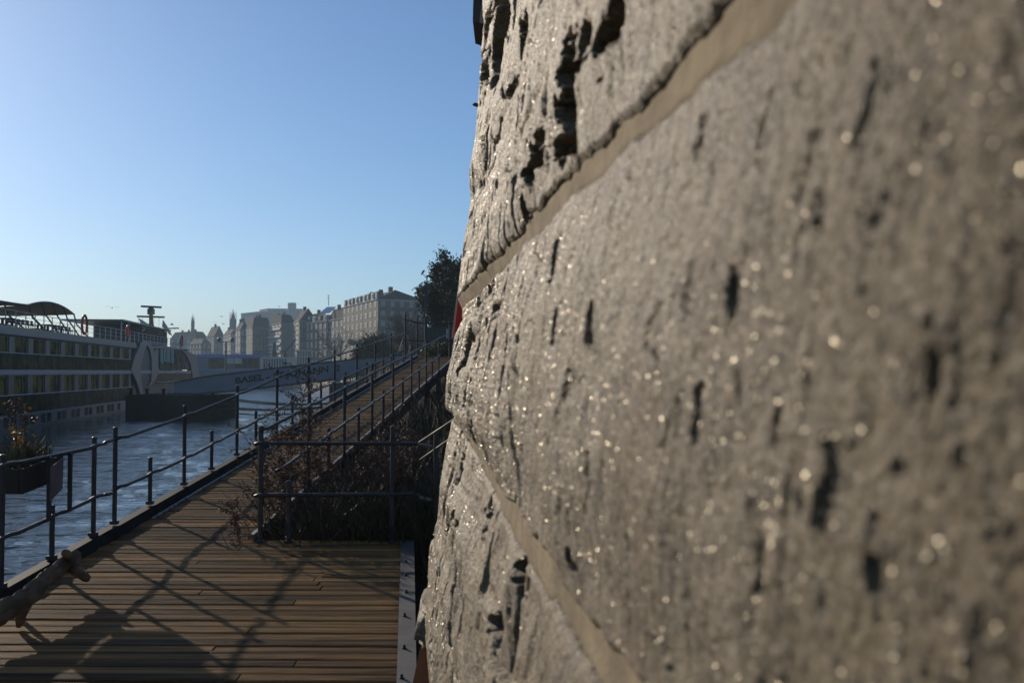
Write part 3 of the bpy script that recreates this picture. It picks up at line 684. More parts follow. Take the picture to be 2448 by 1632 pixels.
flag("flag", [(389, 764), (402, 784), (411, 802), (404, 799), (398, 790), (387, 781)], YC.y + .5, FLAGR, "white and dark red flag drooping right of the ship's mast")
mm = MB(); mm.tube([at(398, 785, YC.y + 4), at(427, 784.3, YC.y + 7)], .09, 5); mm.build("spar", DARKF, ship)
# aft gate panels + chairs on deck
def lifebuoy(px, py, inset, label, Rr=.40):
    s, z = sh(px, py, inset); c = sw(s, z, -inset); mm = MB(); pts = [c + SD * (Rr * math.cos(t)) + Vector((0, 0, Rr * 1.0 * math.sin(t))) for t in np.linspace(0, 2 * math.pi, 17)]
    mm.tube(pts, .10, 8, cap=False); o = mm.build("lifebuoy", REDP, smooth=True); tag(o, label, "lifebuoy", "lifebuoys on the ship's railing"); return o
lifebuoy(202, 776, -.02, "red lifebuoy on the ship's railing just past the awning end", .75)
lifebuoy(306, 792, .02, "red lifebuoy slung on the railing beside the standing figure on the ship", .55)
lifebuoy(434, 815, .3, "dark red lifebuoy on the curved bow railing of the ship", .7)
# ---- awnings
AWN = nmat("awning_cloth", (.33, .27, .22), (.26, .21, .17), scale=.6, rough=.8)
def awning(px0, px1, pky, endy, label, inner_drop):
    i0 = 1.0; s0 = sh(px0, 750, i0)[0]; s1 = sh(px1, 750, i0)[0]; zp = sh((px0 + px1) / 2, pky, i0)[1]; ze = sh(px1, endy, i0)[1]
    root = empty("sun_awning", sw((s0 + s1) / 2, zr, -BEAM / 2)); tag(root, label, "awning", "sun awnings on the ship's top deck")
    nu, nv = 34, 22; V = []; 
    for i in range(nu):
        u = i / (nu - 1)
        for j in range(nv):
            v = j / (nv - 1); arc = 1 - (2 * u - 1) ** 2
            zc = ze + (zp - ze) * arc ; sag = math.sin(math.pi * v)
            z = zc + sag * inner_drop * (.4 + .6 * arc); ss = s0 + (s1 - s0) * u; pinch = .10 * math.sin(math.pi * v) * (s1 - s0) * (1 - 2 * u)
            V.append(sw(ss + pinch, z - .15 * math.sin(u * 30) * 0, -(i0 + (BEAM - 2 * i0) * v))[:])
    o = np_mesh("canopy", V + [tuple(np.array(v) + np.array([0, 0, .04])) for v in V], np.concatenate([grid_faces(nu, nv), grid_faces(nu, nv)[:, ::-1] + len(V)]), AWN, root)
    for u in np.linspace(0.02, .98, 5):
        ss = s0 + (s1 - s0) * u; arc = 1 - (2 * u - 1) ** 2; z = ze + (zp - ze) * arc
        for oo, sg in ((i0, 1), (BEAM - i0, -1)):
            mm = MB(); mm.tube([sw(ss + 2.2, zr, -oo + sg * .6), sw(ss + .9, z - .8, -oo), sw(ss, z, -oo)], .06, 5); mm.build("support_pole", DARKF, root)
    mm = MB(); mm.tube([sw(s0 + (s1 - s0) * u, ze + (zp - ze) * (1 - (2 * u - 1) ** 2), -i0) for u in np.linspace(0, 1, 14)], .06, 5); mm.build("edge_tube", DARKF, root)
    return root
awning(-250, 72, 703, 730, "nearer brown sun awning cut by the left picture edge", -.55)
awning(66, 178, 723, 752, "farther brown arched sun awning over the ship's deck tables", -.55)
# ---- deck furniture under the awnings
FURN = nmat("dark_deck_furniture", (.02, .02, .022), (.012, .012, .013), rough=.6)
def table():
    r = empty("deck_table", (0, 0, 0)); mm = MB(); mm.box((0, 0, .74), (1.5, .8, .05)); mm.build("table_top", FURN, r)
    mm = MB(); mm.lathe((0, 0, 0), [(.28, 0), (.26, .03), (.04, .06), (.04, .72)], 8); mm.build("pedestal", FURN, r); return r
def dchair():
    r = empty("deck_chair", (0, 0, 0)); mm = MB(); mm.box((0, 0, .44), (.46, .46, .05)); mm.build("seat", FURN, r)
    mm = MB(); mm.box((0, .22, .62), (.46, .04, .32)); mm.build("backrest", FURN, r)
    for a in (-.2, .2):
        for b_ in (-.2, .2): mm = MB(); mm.bar((a, b_, 0), (a, b_, .43), .03, .03); mm.build("leg", FURN, r)
    return r
tp = table(); cp = dchair(); first = True; firstc = True
for i, x in enumerate((8, 30, 52, 112, 128, 146)):
    s = sh(x, 776, 2.2)[0]; t = tp if first else copy_tree(tp); first = False
    t.location = sw(s, zr + .03, -2.2); t.rotation_euler = (0, 0, math.atan2(SD.y, SD.x)); tag(t, "dark table on the ship's top deck under the awnings", "table", "dark deck tables under the awnings")
    for sg in (-1, 1):
        for dx in (-.45, .45):
            c = cp if firstc else copy_tree(cp); firstc = False
            c.location = sw(s + dx, zr + .03, -2.2 + sg * .75); c.rotation_euler = (0, 0, math.atan2(SD.y, SD.x) + (0 if sg < 0 else math.pi))
            c.rotation_euler[2] += math.pi
            tag(c, "dark chair at a table on the ship's top deck", "chair", "dark deck chairs under the awnings")
# ================================================================ person builder (skin modifier, baked)
SKINM = nmat("skin", (.42, .27, .19), rough=.6); HAIR = nmat("dark_hair", (.03, .022, .016), rough=.7)
def person(label, loc, rz, top, legs, pose='stand', h=1.74, hairc=None):
    k = h / 1.74
    J_ = {'pelvis': (0, 0, .95), 'chest': (0, 0, 1.28), 'neck': (0, .01, 1.47), 'headb': (0, .02, 1.55), 'head': (0, .03, 1.66),
          'shL': (-.18, 0, 1.41), 'shR': (.18, 0, 1.41), 'elL': (-.26, -.02, 1.14), 'elR': (.26, -.02, 1.14), 'haL': (-.24, .18, .98), 'haR': (.24, .18, .98),
          'hipL': (-.09, 0, .90), 'hipR': (.09, 0, .90), 'knL': (-.11, .04, .50), 'knR': (.11, -.02, .50), 'anL': (-.11, .0, .09), 'anR': (.11, -.05, .09), 'toL': (-.12, .15, .04), 'toR': (.12, .10, .04)}
    if pose == 'hunch':
        for n_ in ('chest', 'neck', 'headb', 'head', 'shL', 'shR', 'elL', 'elR', 'haL', 'haR'):
            x, y, z = J_[n_]; J_[n_] = (x, y + (z - .95) * .45, z - (z - .95) * .16)
    E = [('pelvis', 'chest'), ('chest', 'neck'), ('neck', 'headb'), ('headb', 'head'), ('chest', 'shL'), ('chest', 'shR'), ('shL', 'elL'), ('elL', 'haL'), ('shR', 'elR'), ('elR', 'haR'),
         ('pelvis', 'hipL'), ('pelvis', 'hipR'), ('hipL', 'knL'), ('knL', 'anL'), ('anL', 'toL'), ('hipR', 'knR'), ('knR', 'anR'), ('anR', 'toR')]
    RD = {'pelvis': .15, 'chest': .17, 'neck': .06, 'headb': .075, 'head': .10, 'shL': .075, 'shR': .075, 'elL': .055, 'elR': .055, 'haL': .042, 'haR': .042, 'hipL': .10, 'hipR': .10, 'knL': .065, 'knR': .065, 'anL': .05, 'anR': .05, 'toL': .04, 'toR': .04}
    ks = list(J_); me = bpy.data.meshes.new("person"); me.from_pydata([tuple(c * k for c in J_[q]) for q in ks], [(ks.index(a), ks.index(b_)) for a, b_ in E], [])
    tmp = bpy.data.objects.new("person", me); col.objects.link(tmp)
    tmp.modifiers.new("s", 'SKIN'); sv = me.skin_vertices[0].data
    for i, q in enumerate(ks): sv[i].radius = (RD[q] * k, RD[q] * k * (.8 if q in ('chest', 'pelvis') else 1)); sv[i].use_root = (q == 'pelvis')
    sub = tmp.modifiers.new("u", 'SUBSURF'); sub.levels = 1; sub.render_levels = 1
    bpy.context.view_layer.update(); dg = bpy.context.evaluated_depsgraph_get()
    me2 = bpy.data.meshes.new_from_object(tmp.evaluated_get(dg)); bpy.data.objects.remove(tmp)
    for mt in (SKINM, top, legs): me2.materials.append(mt)
    for p_ in me2.polygons:
        z = p_.center.z / k; p_.material_index = 2 if z < .95 else (0 if z > 1.5 and pose == 'stand' or z > 1.42 and pose != 'stand' else 1); p_.use_smooth = True
    o = bpy.data.objects.new("person", me2); col.objects.link(o); o.location = loc; o.rotation_euler = (0, 0, rz); tag(o, label, "person")
    hx = J_['head']; mm = MB(); mm.ball((hx[0] * k, (hx[1] - .02) * k, (hx[2] + .035) * k), .112 * k, 10, (1, 1.05, .95)); hm = bpy.data.meshes.new("hair"); hm.from_pydata(mm.v, [], mm.f); hm.materials.append(hairc or HAIR)
    ho = bpy.data.objects.new("hair", hm); col.objects.link(ho); ho.parent = o; return o
DKC = nmat("dark_coat", (.012, .014, .012), rough=.9); REDC = nmat("red_jacket", (.42, .03, .025), rough=.8); TROU = nmat("dark_trousers", (.02, .02, .025), rough=.9); OLIVE = nmat("olive_coat", (.035, .035, .018), rough=.9)
s = sh(338, 800, .8)[0]
person("person in a dark coat leaning at the rail on the ship's upper deck", sw(s, zr + .03, -.8), math.atan2(SNn.y, SNn.x) - R(70), DKC, TROU, 'hunch', 1.85)
# ================================================================ pontoon, gangway, chains
BLKST = nmat("black_tarred_steel", (.010, .010, .011), (.016, .015, .014), scale=1.5, rough=.8, spec=.08)
BLKST.node_tree.nodes['Principled BSDF'].inputs['IOR'].default_value = 1.1
PY = 81.0
p0 = at(300, 945, PY); p1 = at(515, 944, PY)
pon = empty("landing_pontoon", ((p0.x + p1.x) / 2, PY + 4, 0)); tag(pon, "black steel landing pontoon moored between the ship and the gangway", "pontoon")
m = MB(); m.prism([(p0.x, PY, -.6), (p1.x, PY, -.6), (p1.x, PY + 7, -.6), (p0.x, PY + 7, -.6)], (0, 0, p1.z + .6)); m.build("hull", BLKST, pon)
m = MB(); 
for x in np.linspace(p0.x + .3, p1.x - .3, 6): m.lathe((x, PY + .3, p1.z), [(.22, 0), (.14, .05), (.14, .4), (.24, .5)], 8)
m.build("bollards", BLKST, pon)
m = MB()
for z in (.55, 1.05): m.tube([(p0.x + 3.2, PY + .25, p1.z + z), (p1.x - .6, PY + .25, p1.z + z)], .03, 5)
for x in np.linspace(p0.x + 3.2, p1.x - .6, 5): m.tube([(x, PY + .25, p1.z), (x, PY + .25, p1.z + 1.1)], .03, 5)
m.build("railing", STEELW, pon)
# gangway: box girder with solid sides
GW = nmat("gangway_grey_paint", (.235, .24, .27), (.20, .205, .23), scale=.5, rough=.5, bump=.002, bscale=1)
GD = nmat("gangway_dark_trim", (.05, .05, .055), rough=.6)
GY0, GY1 = 80.0, 84.0
def gY(x): return GY0 + (GY1 - GY0) * (x - 430) / 560.
GA = at(416, 914, GY0); GB = at(1000, 850, GY1); GN = Vector((GB.y - GA.y, -(GB.x - GA.x), 0)).normalized()
def gat(x, y, off=0.0):
    d = ray(x, y); s = (GA - GN * off - CAM).dot(GN) / d.dot(GN) if True else 0; return CAM + d * s
top = [(416, 914), (494, 899), (560, 891.5), (629, 883), (740, 870.5), (847, 858), (1000, 846)]
bot = [(1000, 893), (859, 901), (733, 914.5), (572, 933), (471, 941.5), (416, 941)]
gang = empty("gangway", at(700, 920, gY(700))); tag(gang, "long pale grey gangway with lettered side sloping up from the pontoon to the bank", "gangway")
for nm, dy in (("side_panel", 0), ("side_panel", 2.2)):
    m = MB(); P_ = [gat(x, y) + Vector((0, dy, 0)) for x, y in top + bot]; m.prism(P_, Vector((0, .12, 0))); m.build(nm, GW, gang)
m = MB()
for pts, w_ in ((top, .10), (bot[::-1], .14)):
    q = [gat(x, y) + Vector((0, -.03, 0)) for x, y in pts]
    for a, b_ in zip(q[:-1], q[1:]): m.bar(a, b_, .10, w_)
m.build("trim", GD, gang)
m = MB(); bl = [gat(x, y) for x, y in bot]; m.prism([bl[0] + Vector((0, .13, .1)), bl[2] + Vector((0, .13, .1)), bl[4] + Vector((0, .13, .1)), bl[4] + Vector((0, 2.15, .1)), bl[2] + Vector((0, 2.15, .1)), bl[0] + Vector((0, 2.15, .1))], (0, 0, .08)); m.build("walkway_floor", GD, gang)
m = MB(); m.bar(gat(495, 898) + Vector((0, -.08, .06)), gat(552, 891.5) + Vector((0, -.08, .06)), .05, .07); m.build("bright_rail", STEELW, gang)
# lettering
def text_mesh(body, size, name, mt, parent, origin, xdir, ydir, extrude=.01, offset=0.0, spacing=1.0, shearw=1.0):
    cu = bpy.data.curves.new(name, 'FONT'); cu.body = body; cu.size = size; cu.extrude = extrude; cu.offset = offset; cu.space_character = spacing
    t = bpy.data.objects.new(name, cu); col.objects.link(t); bpy.context.view_layer.update()
    me = bpy.data.meshes.new_from_object(t.evaluated_get(bpy.context.evaluated_depsgraph_get())); bpy.data.objects.remove(t)
    xs = [v.co.x for v in me.vertices]; x0, x1 = min(xs), max(xs); nrm = xdir.normalized().cross(ydir.normalized())
    for v in me.vertices:
        c = v.co.copy(); v.co = origin + xdir * ((c.x - x0) / (x1 - x0)) + ydir * (c.y / size) + nrm * c.z
    me.materials.clear(); me.materials.append(mt); o = bpy.data.objects.new(name, me); col.objects.link(o)
    if parent: o.parent = parent; o.matrix_parent_inverse = Matrix.Translation(parent.location).inverted()
    return o
LET = nmat("black_lettering", (.012, .012, .015), rough=.6)
def letters(body, xa, ya, xb, yb, hpx):
    A = gat(xa, ya) + Vector((0, -.025, 0)); B = gat(xb, yb) + Vector((0, -.025, 0)); up = Vector((0, 0, hpx / .72 * gY(xa) / FPX))
    return text_mesh(body, 1.0, "lettering", LET, gang, A, B - A, up, .012, .030)
letters("BASEL", 563, 916.5, 631, 907.5, 14.5)
letters("-", 636, 907, 645, 906, 13)
letters("ST.JOHANN", 653.5, 905, 785, 888.5, 14.5)
letters("2", 803, 887, 813, 885.5, 14.5)
# people on the gangway
gz = lambda x, y: at(x, y, gat(x, y).y + 1.1)
def onbridge(x, ytop, h, label, rz, t, l, pose): 
    p = gz(x, ytop); person(label, (p.x, p.y, p.z - h), rz, t, l, pose, h)
onbridge(651, 867, 1.62, "person in a dark olive hooded coat crossing the gangway, leading of the pair", R(80), OLIVE, TROU, 'hunch')
onbridge(640, 871, 1.55, "person in a dark coat just left behind the olive hooded figure on the gangway", R(95), DKC, TROU, 'hunch')
onbridge(844, 845, 1.7, "person in a bright red jacket walking up the gangway near the bank", R(-90), REDC, TROU, 'stand')
onbridge(834, 854, 1.45, "person in dark clothes bending just left of the red jacket on the gangway", R(90), DKC, TROU, 'hunch')
# mooring chains sagging from the pontoon towards the ramp
CH = [((515, 945), (640, 970), (770, 968), (830, 962)), ((515, 947), (600, 968), (720, 976), (850, 955)), ((515, 968), (610, 982), (700, 984), (860, 962)), ((515, 974), (590, 982), (680, 984), (840, 966)), ((515, 982), (600, 994), (680, 996), (850, 976))]
lab = ["mooring chain highest off the pontoon corner, above the other sagging chains", "second sagging mooring chain from the top at the pontoon", "middle mooring chain of the five leaving the pontoon", "mooring chain second from the bottom at the pontoon", "lowest mooring chain, hanging closest to the water"]
for i, c in enumerate(CH):
    Ya, Yb = PY, 52.0
    ctrl = [at(x, y, Ya + (Yb - Ya) * k / 3.) for k, (x, y) in enumerate(c)]
    pts = []
    for t in np.linspace(0, 1, 60):
        t = float(t); pts.append(ctrl[0] * (1 - t) ** 3 + ctrl[1] * 3 * t * (1 - t) ** 2 + ctrl[2] * 3 * t * t * (1 - t) + ctrl[3] * t ** 3)
    # pass through rather than attract: fine for a sagging chain
    dense = []; 
    for a, b_ in zip(pts[:-1], pts[1:]): dense += [a, (a + b_) / 2]
    m = MB()
    for q, (a, b_) in enumerate(zip(dense[:-1], dense[1:])):
        d = (b_ - a); u_ = d.normalized(); s_ = u_.cross(Vector((0, 0, 1))).normalized(); n_v = s_ if q % 2 else s_.cross(u_); c_ = (a + b_) / 2
        ring = [c_ + u_ * (d.length * .62 * math.cos(w_)) + n_v * (.05 * math.sin(w_)) for w_ in np.linspace(0, 2 * math.pi, 9)]
        m.tube(ring, .022, 4, cap=False)
    o = m.build("mooring_chain", BLKST); tag(o, lab[i], "chain", "mooring chains to the pontoon")
# ================================================================ second ship, landing stage, lamp mast, davit
BLUEP = nmat("blue_roof_paint", (.10, .17, .42), (.08, .14, .36), rough=.5); CREAM = nmat("cream_paint", (.48, .46, .40), (.40, .38, .33), rough=.6)
s2 = empty("excursion_ship", at(560, 880, 235)); s2.location.z = 0; tag(s2, "blue-roofed excursion ship lying beyond the gangway", "ship")
B2Y = 230.0; F = lambda x, y, dy=0: at(x, y, B2Y) + Vector((0, dy, 0))
def blk(x0, x1, y0, y1, name, mt, dy=0, depth=9, par=None):
    m = MB(); m.prism([F(x0, y1, dy), F(x1, y1, dy), F(x1, y0, dy), F(x0, y0, dy)], (0, depth, 0)); return m.build(name, mt, par or s2)
blk(452, 700, 884, 926.5, "hull", WHITEP, -.1, 10); blk(460, 640, 854, 884, "cabin", GREYP, .3, 8.5); blk(455, 622, 847, 854, "roof", BLUEP, -.3, 10); blk(455, 640, 881.5, 884.5, "deck_band", BLUEP, -.4, 10.4)
blk(622, 690, 853, 882, "stern_house", CREAM, 0, 8.5); blk(468, 497, 855, 882, "wall_panel", WHITEP, .1, .1)
for i in range(9): blk(630 + i * 6.3, 633.5 + i * 6.3, 857, 880, "window", DARKF, -.06, .1)
for x0, x1 in ((500, 520), (522, 540), (560, 577), (579, 590), (592, 604), (606, 616)): blk(x0, x1, 857, 880, "window", GLASS_R, .2, .15)
blk(541, 558, 855, 869, "sunlit_panel", CREAM, .05, .1); blk(560, 578, 855, 869, "sunlit_panel", CREAM, .05, .1)  # white cabin panels in sun, the sunlight put into the cream colour
m = MB()
for x in (610, 620, 640, 660, 682): m.bar(F(x, 853, .3), F(x, 839.5, .3), .14, .14)
for y in (839.5, 846): m.bar(F(610, y, .3), F(682, y, .3), .14, .14)
m.build("sundeck_railing", DARKF, s2)
m = MB(); m.lathe(F(652, 853, 1), [(.5, 0), (.45, 1.5), (.35, 3.3)], 8); m.build("funnel", DARKF, s2)
for x in (478, 500, 515, 555, 572): m = MB(); m.box(F(x, 845.6, 3), (1.2, .8, .35)); m.build("roof_hatch", STEELW, s2)
dv = empty("crane", F(676, 843, 2)); tag(dv, "slim crane jib slanting up behind the excursion ship's stern", "crane")
m = MB(); m.bar(F(676, 843, 2), F(702, 811, 2), .3, .3); m.build("jib", GD, dv); m = MB(); m.lathe(F(676, 884, 2), [(.6, 0), (.5, 3.9)], 8); m.build("base", GD, dv)
m = MB(); m.bar(F(673, 853, 2), F(684, 832, 2), .2, .2); m.build("ram", STEELW, dv)
lamp = empty("lamp_mast", at(540, 884, 222)); tag(lamp, "tall lamp mast with two round heads on a crossbar beyond the gangway", "lamp mast")
L_ = lambda x, y, dy=0: at(x, y, 222) + Vector((0, dy, 0))
m = MB(); m.tube([L_(540, 926), L_(540, 817)], [.28, .2], 8); m.build("pole", GD, lamp)
m = MB(); m.bar(L_(520, 817), L_(559, 817), .18, .18); m.build("crossbar", GD, lamp)
for x in (524, 555): m = MB(); m.ball(L_(x, 811.5), .48, 10); m.build("lamp_head", DARKF, lamp, True)
# ================================================================ banks, buildings
GROUND = nmat("bank_earth", (.020, .016, .010), (.010, .009, .006), scale=2, rough=.95, bump=.03, bscale=8)
QUAY = nmat("quay_stone", (.17, .15, .11), (.10, .09, .07), scale=1.2, rough=.85, bump=.01, bscale=12)
PAVE = nmat("promenade_paving", (.12, .11, .10), (.09, .085, .08), scale=.4, rough=.9)
edge = [(38, -7.6), (50, -8.3), (70, -12.8), (110, -17), (170, -24), (240, -37), (300, -54), (370, -80), (470, -118), (600, -172), (800, -262), (1100, -430), (1500, -700)]
q0 = 4.7
m = MB()
for (y0, x0), (y1, x1) in zip(edge[1:-1], edge[2:]):
    m.add([(x0, y0, -1), (x1, y1, -1), (x1 + .8, y1, q0 - 1.6), (x0 + .8, y0, q0 - 1.6)], [(0, 1, 2, 3)])
    m.add([(x0 + .8, y0, q0 - 1.6), (x1 + .8, y1, q0 - 1.6), (x1 + 6, y1 + 2, q0), (x0 + 6, y0 + 2, q0)], [(0, 1, 2, 3)])
tag(m.build("quay_slope", QUAY), kind='structure')
m = MB()
for (y0, x0), (y1, x1) in zip(edge[1:-1], edge[2:]):
    m.add([(x0 + 6, y0 + 2, q0), (x1 + 6, y1 + 2, q0), (900, y1 + 2, q0 + 3), (900, y0 + 2, q0 + 3)], [(0, 1, 2, 3)])
tag(m.build("promenade", PAVE), kind='structure')
# earth slope right of the ramp, wide deck gap included
bs_ = np.linspace(-4, 52, 150); as_ = np.concatenate([np.linspace(-1.6, 8, 70), np.linspace(9, 60, 14)])
Bg, Ag = np.meshgrid(bs_, as_, indexing='ij'); 
rise = .46 * np.clip(Ag - .5, 0, 5.5) * sstep(6, 14, Bg) + .10 * fbm(Ag * .8, Bg * .8, 3, 700) 
startA = RA + .05
ax = startA + Ag; zoff = -.55 + rise - .5 * sstep(.6, -.3, Ag) - 1.6 * sstep(-.9, -1.6, Ag)
P0 = np.array(DO); dl = np.array(DL); dvv = np.array(DV)
bb = np.minimum(Bg, BEND + 4)
Vg = P0 + ax[..., None] * dl + Bg[..., None] * np.array([dvv[0], dvv[1], 0]) + (bb * dvv[2] + zoff)[..., None] * np.array([0, 0, 1.])
tag(np_mesh("bank_slope", Vg.reshape(-1, 3), grid_faces(len(bs_), len(as_)), GROUND), kind='structure')
# landing block and grassy spit that the gangway reaches
GRASSY = nmat("rough_grass_ground", (.11, .10, .035), (.06, .055, .022), scale=1.5, rough=.95, bump=.05, bscale=5)
m = MB(); 
sp = [at(783, 940, 44), at(1075, 900, 44), at(1200, 900, 90), at(905, 905, 90)]
zt = [2.4, 3.9, 4.6, 4.4]
m.add([(p.x, p.y, -1) for p in sp] + [(p.x + (.9 if i in (0, 3) else 0), p.y + (.8 if i == 0 else 0), zt[i]) for i, p in enumerate(sp)], [(4, 5, 6, 7), (0, 1, 5, 4), (1, 2, 6, 5), (2, 3, 7, 6), (3, 0, 4, 7)])
tag(m.build("landing_spit", GRASSY), kind='structure')
m = MB(); a = at(787, 917, 43.5); b_ = at(835, 912, 43.5); m.prism([(a.x, a.y, -1), (b_.x + 6, b_.y, -1), (b_.x + 6, b_.y, b_.z), (b_.x, b_.y, b_.z), (a.x, a.y, a.z)], (0, .5, 0))
qw = m.build("quay_wall", QUAY); tag(qw, "low pale stone quay wall under the shore end of the gangway", "quay wall")
# landing platform
m = MB(); m.prism([dp(KA, BEND, -.02), dp(RA + 4, BEND, -.02), dp(RA + 4, BEND + 5, -.35), dp(KA, BEND + 5, -.35)][::-1], (0, 0, -.3)); lp = m.build("landing", PAVE); tag(lp, kind='structure')

# ---- buildings
TILE = nmat("dark_roof_tiles", (.030, .028, .028), (.02, .019, .019), scale=.7, rough=.95, spec=.1); TILER = nmat("brown_roof_tiles", (.055, .038, .03), (.04, .028, .022), scale=.7, rough=.95, spec=.1)
WINF = nmat("pale_window_frame", (.40, .39, .37), rough=.7); WING = nmat("window_glass_dark", (.02, .022, .025), rough=.08, spec=.8)
def wallm(name, c):
    c = tuple(x * .5 for x in c)
    return nmat(name, c, tuple(x * .85 for x in c), scale=.25, rough=.9)
def skew(A, B, u, z, off=0.0):   # point on facade A->B at fraction u, height z
    p = A + (B - A) * u; n = Vector((B.y - A.y, -(B.x - A.x), 0)).normalized(); return Vector((p.x, p.y, z)) + n * off
def building(label, lx, cx, rx, Y1, Y2, eave, ridge, wmat, rmat, nL, nR, floors, base=q0 + .2, Y3=None, roof='hip', win=(.42, .50), wtone=None, name="apartment_building", frame_amt=.25, dorm=0, ch=2, back=14, ridgefrac=.5, balc=False, band=False):
    C = at(cx, eave, Y1); ze = C.z; C = Vector((C.x, C.y, 0))
    L = at(lx, eave, Y2); L = Vector((L.x, L.y, 0)); Rr = at(rx, eave, Y3 or Y1 + 1); Rr = Vector((Rr.x, Rr.y, 0)); K = L + (Rr - C)
    fr = (L - C).normalized()
    zr_ = at(cx, ridge, Y1).z
    root = empty(name, (C + K) / 2 + Vector((0, 0, base))); tag(root, label, "building", "riverside buildings beyond the gangway")
    m = MB(); m.prism([Vector((p.x, p.y, base)) for p in (C, Rr, K, L)], (0, 0, ze - base)); m.build("wall", wmat, root)
    m = MB(); ov = .5; Z = Vector((0, 0, ze)); g = lambda p: p + (p - (C + K) / 2) * .02 + Z
    c_, r_, k_, l_ = g(C), g(Rr), g(K), g(L)
    a0 = (c_ + r_) / 2; a1 = (l_ + k_) / 2
    if roof == 'hip': 
        w_ = (Rr - C).length / 2 * .9; fr_ = min(w_ / (L - C).length, .42); q1 = a0 + (a1 - a0) * fr_; q2 = a1 - (a1 - a0) * fr_ * .6
    elif roof == 'gable': q1, q2 = a0, a1
    elif roof == 'mansard': q1, q2 = a0, a1
    else: q1 = q2 = None
    if roof == 'mansard':
        cc = (c_ + r_ + k_ + l_) / 4; tp = [p + (cc - p) * .26 for p in (c_, r_, k_, l_)]; tp = [Vector((p.x, p.y, zr_)) for p in tp]
        m.add([c_, r_, k_, l_] + tp, [(0, 1, 5, 4), (1, 2, 6, 5), (2, 3, 7, 6), (3, 0, 4, 7), (4, 5, 6, 7), (3, 2, 1, 0)]); q1 = (tp[0] + tp[1]) / 2; q2 = (tp[2] + tp[3]) / 2
    elif q1 is not None:
        q1 = Vector((q1.x, q1.y, zr_)); q2 = Vector((q2.x, q2.y, zr_))
        m.add([c_, r_, k_, l_, q1, q2], [(0, 1, 4), (1, 2, 5, 4), (2, 3, 5), (3, 0, 4, 5), (0, 3, 2, 1)])
    else:
        m.prism([c_, r_, k_, l_], (0, 0, max(zr_ - ze, .3)))
    rf = m.build("roof", rmat, root)
    m = MB(); 
    for (A, B) in ((L, C), (C, Rr)): m.add([skew(A, B, 0, ze - .5, .0), skew(A, B, 1, ze - .5, .0), skew(A, B, 1, ze - .1, .35), skew(A, B, 0, ze - .1, .35), skew(A, B, 0, ze, .35), skew(A, B, 1, ze, .35), skew(A, B, 1, ze, -.1), skew(A, B, 0, ze, -.1)], [(0, 1, 2, 3), (3, 2, 5, 4), (4, 5, 6, 7)])
    m.build("cornice", WINF, root)
    fh = (ze - base) / floors
    protos = {}
    for (A, B, n, key) in ((L, C, nL, 'l'), (C, Rr, nR, 'r')):
        if not n: continue
        Lw = (B - A).length; ww = Lw / n * win[0]; wh = fh * win[1]; ang = math.atan2((B - A).y, (B - A).x); nn = Vector((B.y - A.y, -(B.x - A.x), 0)).normalized()
        for f in range(floors):
            for i in range(n):
                u = (i + .5) / n; c = skew(A, B, u, base + fh * (f + .52), .02)
                if key not in protos:
                    m = MB(); M = Matrix.Rotation(ang, 3, 'Z')
                    fw = ww * .12 + .06
                    for (bx, bz, sx_, sz_) in ((-ww / 2, 0, fw, wh + fw), (ww / 2, 0, fw, wh + fw), (0, wh / 2, ww, fw), (0, -wh / 2, ww + .2, fw * 1.3), (0, 0, fw * .7, wh)):
                        m.box(M @ Vector((bx, 0, bz)), (sx_, .16, sz_), ang)
                    if frame_amt > .4: m.box(M @ Vector((ww * .25, -.02, 0)), (ww * .45, .12, wh), ang)
                    wo_ = m.build("window", WINF); wo_.parent = root; wo_.location = c - root.location; 
                    m = MB(); m.box((0, 0, 0), (ww, .10, wh), ang); g_ = m.build("pane", WING); g_.parent = wo_; protos[key] = (wo_, g_)
                else:
                    a_, b2_ = protos[key]; w2 = a_.copy(); col.objects.link(w2); w2.parent = root; w2.location = c - root.location
                    g2 = b2_.copy(); col.objects.link(g2); g2.parent = w2
    if band:
        for f in range(floors):
            m = MB(); m.prism([skew(L, C, .03, base + fh * (f + .12), .5), skew(L, C, .97, base + fh * (f + .12), .5), skew(L, C, .97, base + fh * (f + .12), .02), skew(L, C, .03, base + fh * (f + .12), .02)], (0, 0, fh * .28)); m.build("balcony", WINF, root)
    for i in range(dorm):
        u = (i + .5) / dorm; p = skew(L, C, u, ze, -.9); p.z = ze + .2; ang = math.atan2((C - L).y, (C - L).x); m = MB(); m.box(p + Vector((0, 0, .9)), ((C - L).length / dorm * .55, 1.6, 1.9), ang); d_ = m.build("dormer", WINF if i % 2 else wmat, rf)
        m = MB(); m.box(skew(L, C, u, ze + 1.1, -.06), ((C - L).length / dorm * .35, .1, 1.1), ang); m.build("pane", WING, rf)
    for i in range(ch):
        if q1 is None: break
        p = q1 + (q2 - q1) * ((i + .5) / ch); m = MB(); m.box(p + Vector((0, 0, .3)), (1.1, 1.4, 1.8), .3); m.build("chimney", wmat, rf)
    return root, (L, C, Rr, K, ze, zr_)
WB = wallm("tan_render", (.21, .175, .125)); WB2 = wallm("brown_brick", (.14, .09, .06)); WG = wallm("grey_render", (.20, .195, .18)); WW = wallm("pale_render", (.34, .32, .28)); WD_ = wallm("dark_render", (.10, .095, .09))
building("tall tan apartment block with long dormered roof, nearest of the row beside the tree", 820, 904, 1016, 262, 298, 714, 686, WB, TILE, 8, 5, 7, win=(.36, .45), dorm=9, ch=3, Y3=270)
building("grey house with hipped roof and a rooftop aerial left of the tan block", 783, 822, 842, 322, 338, 760, 731, WG, TILE, 4, 2, 5, ch=1, Y3=330)
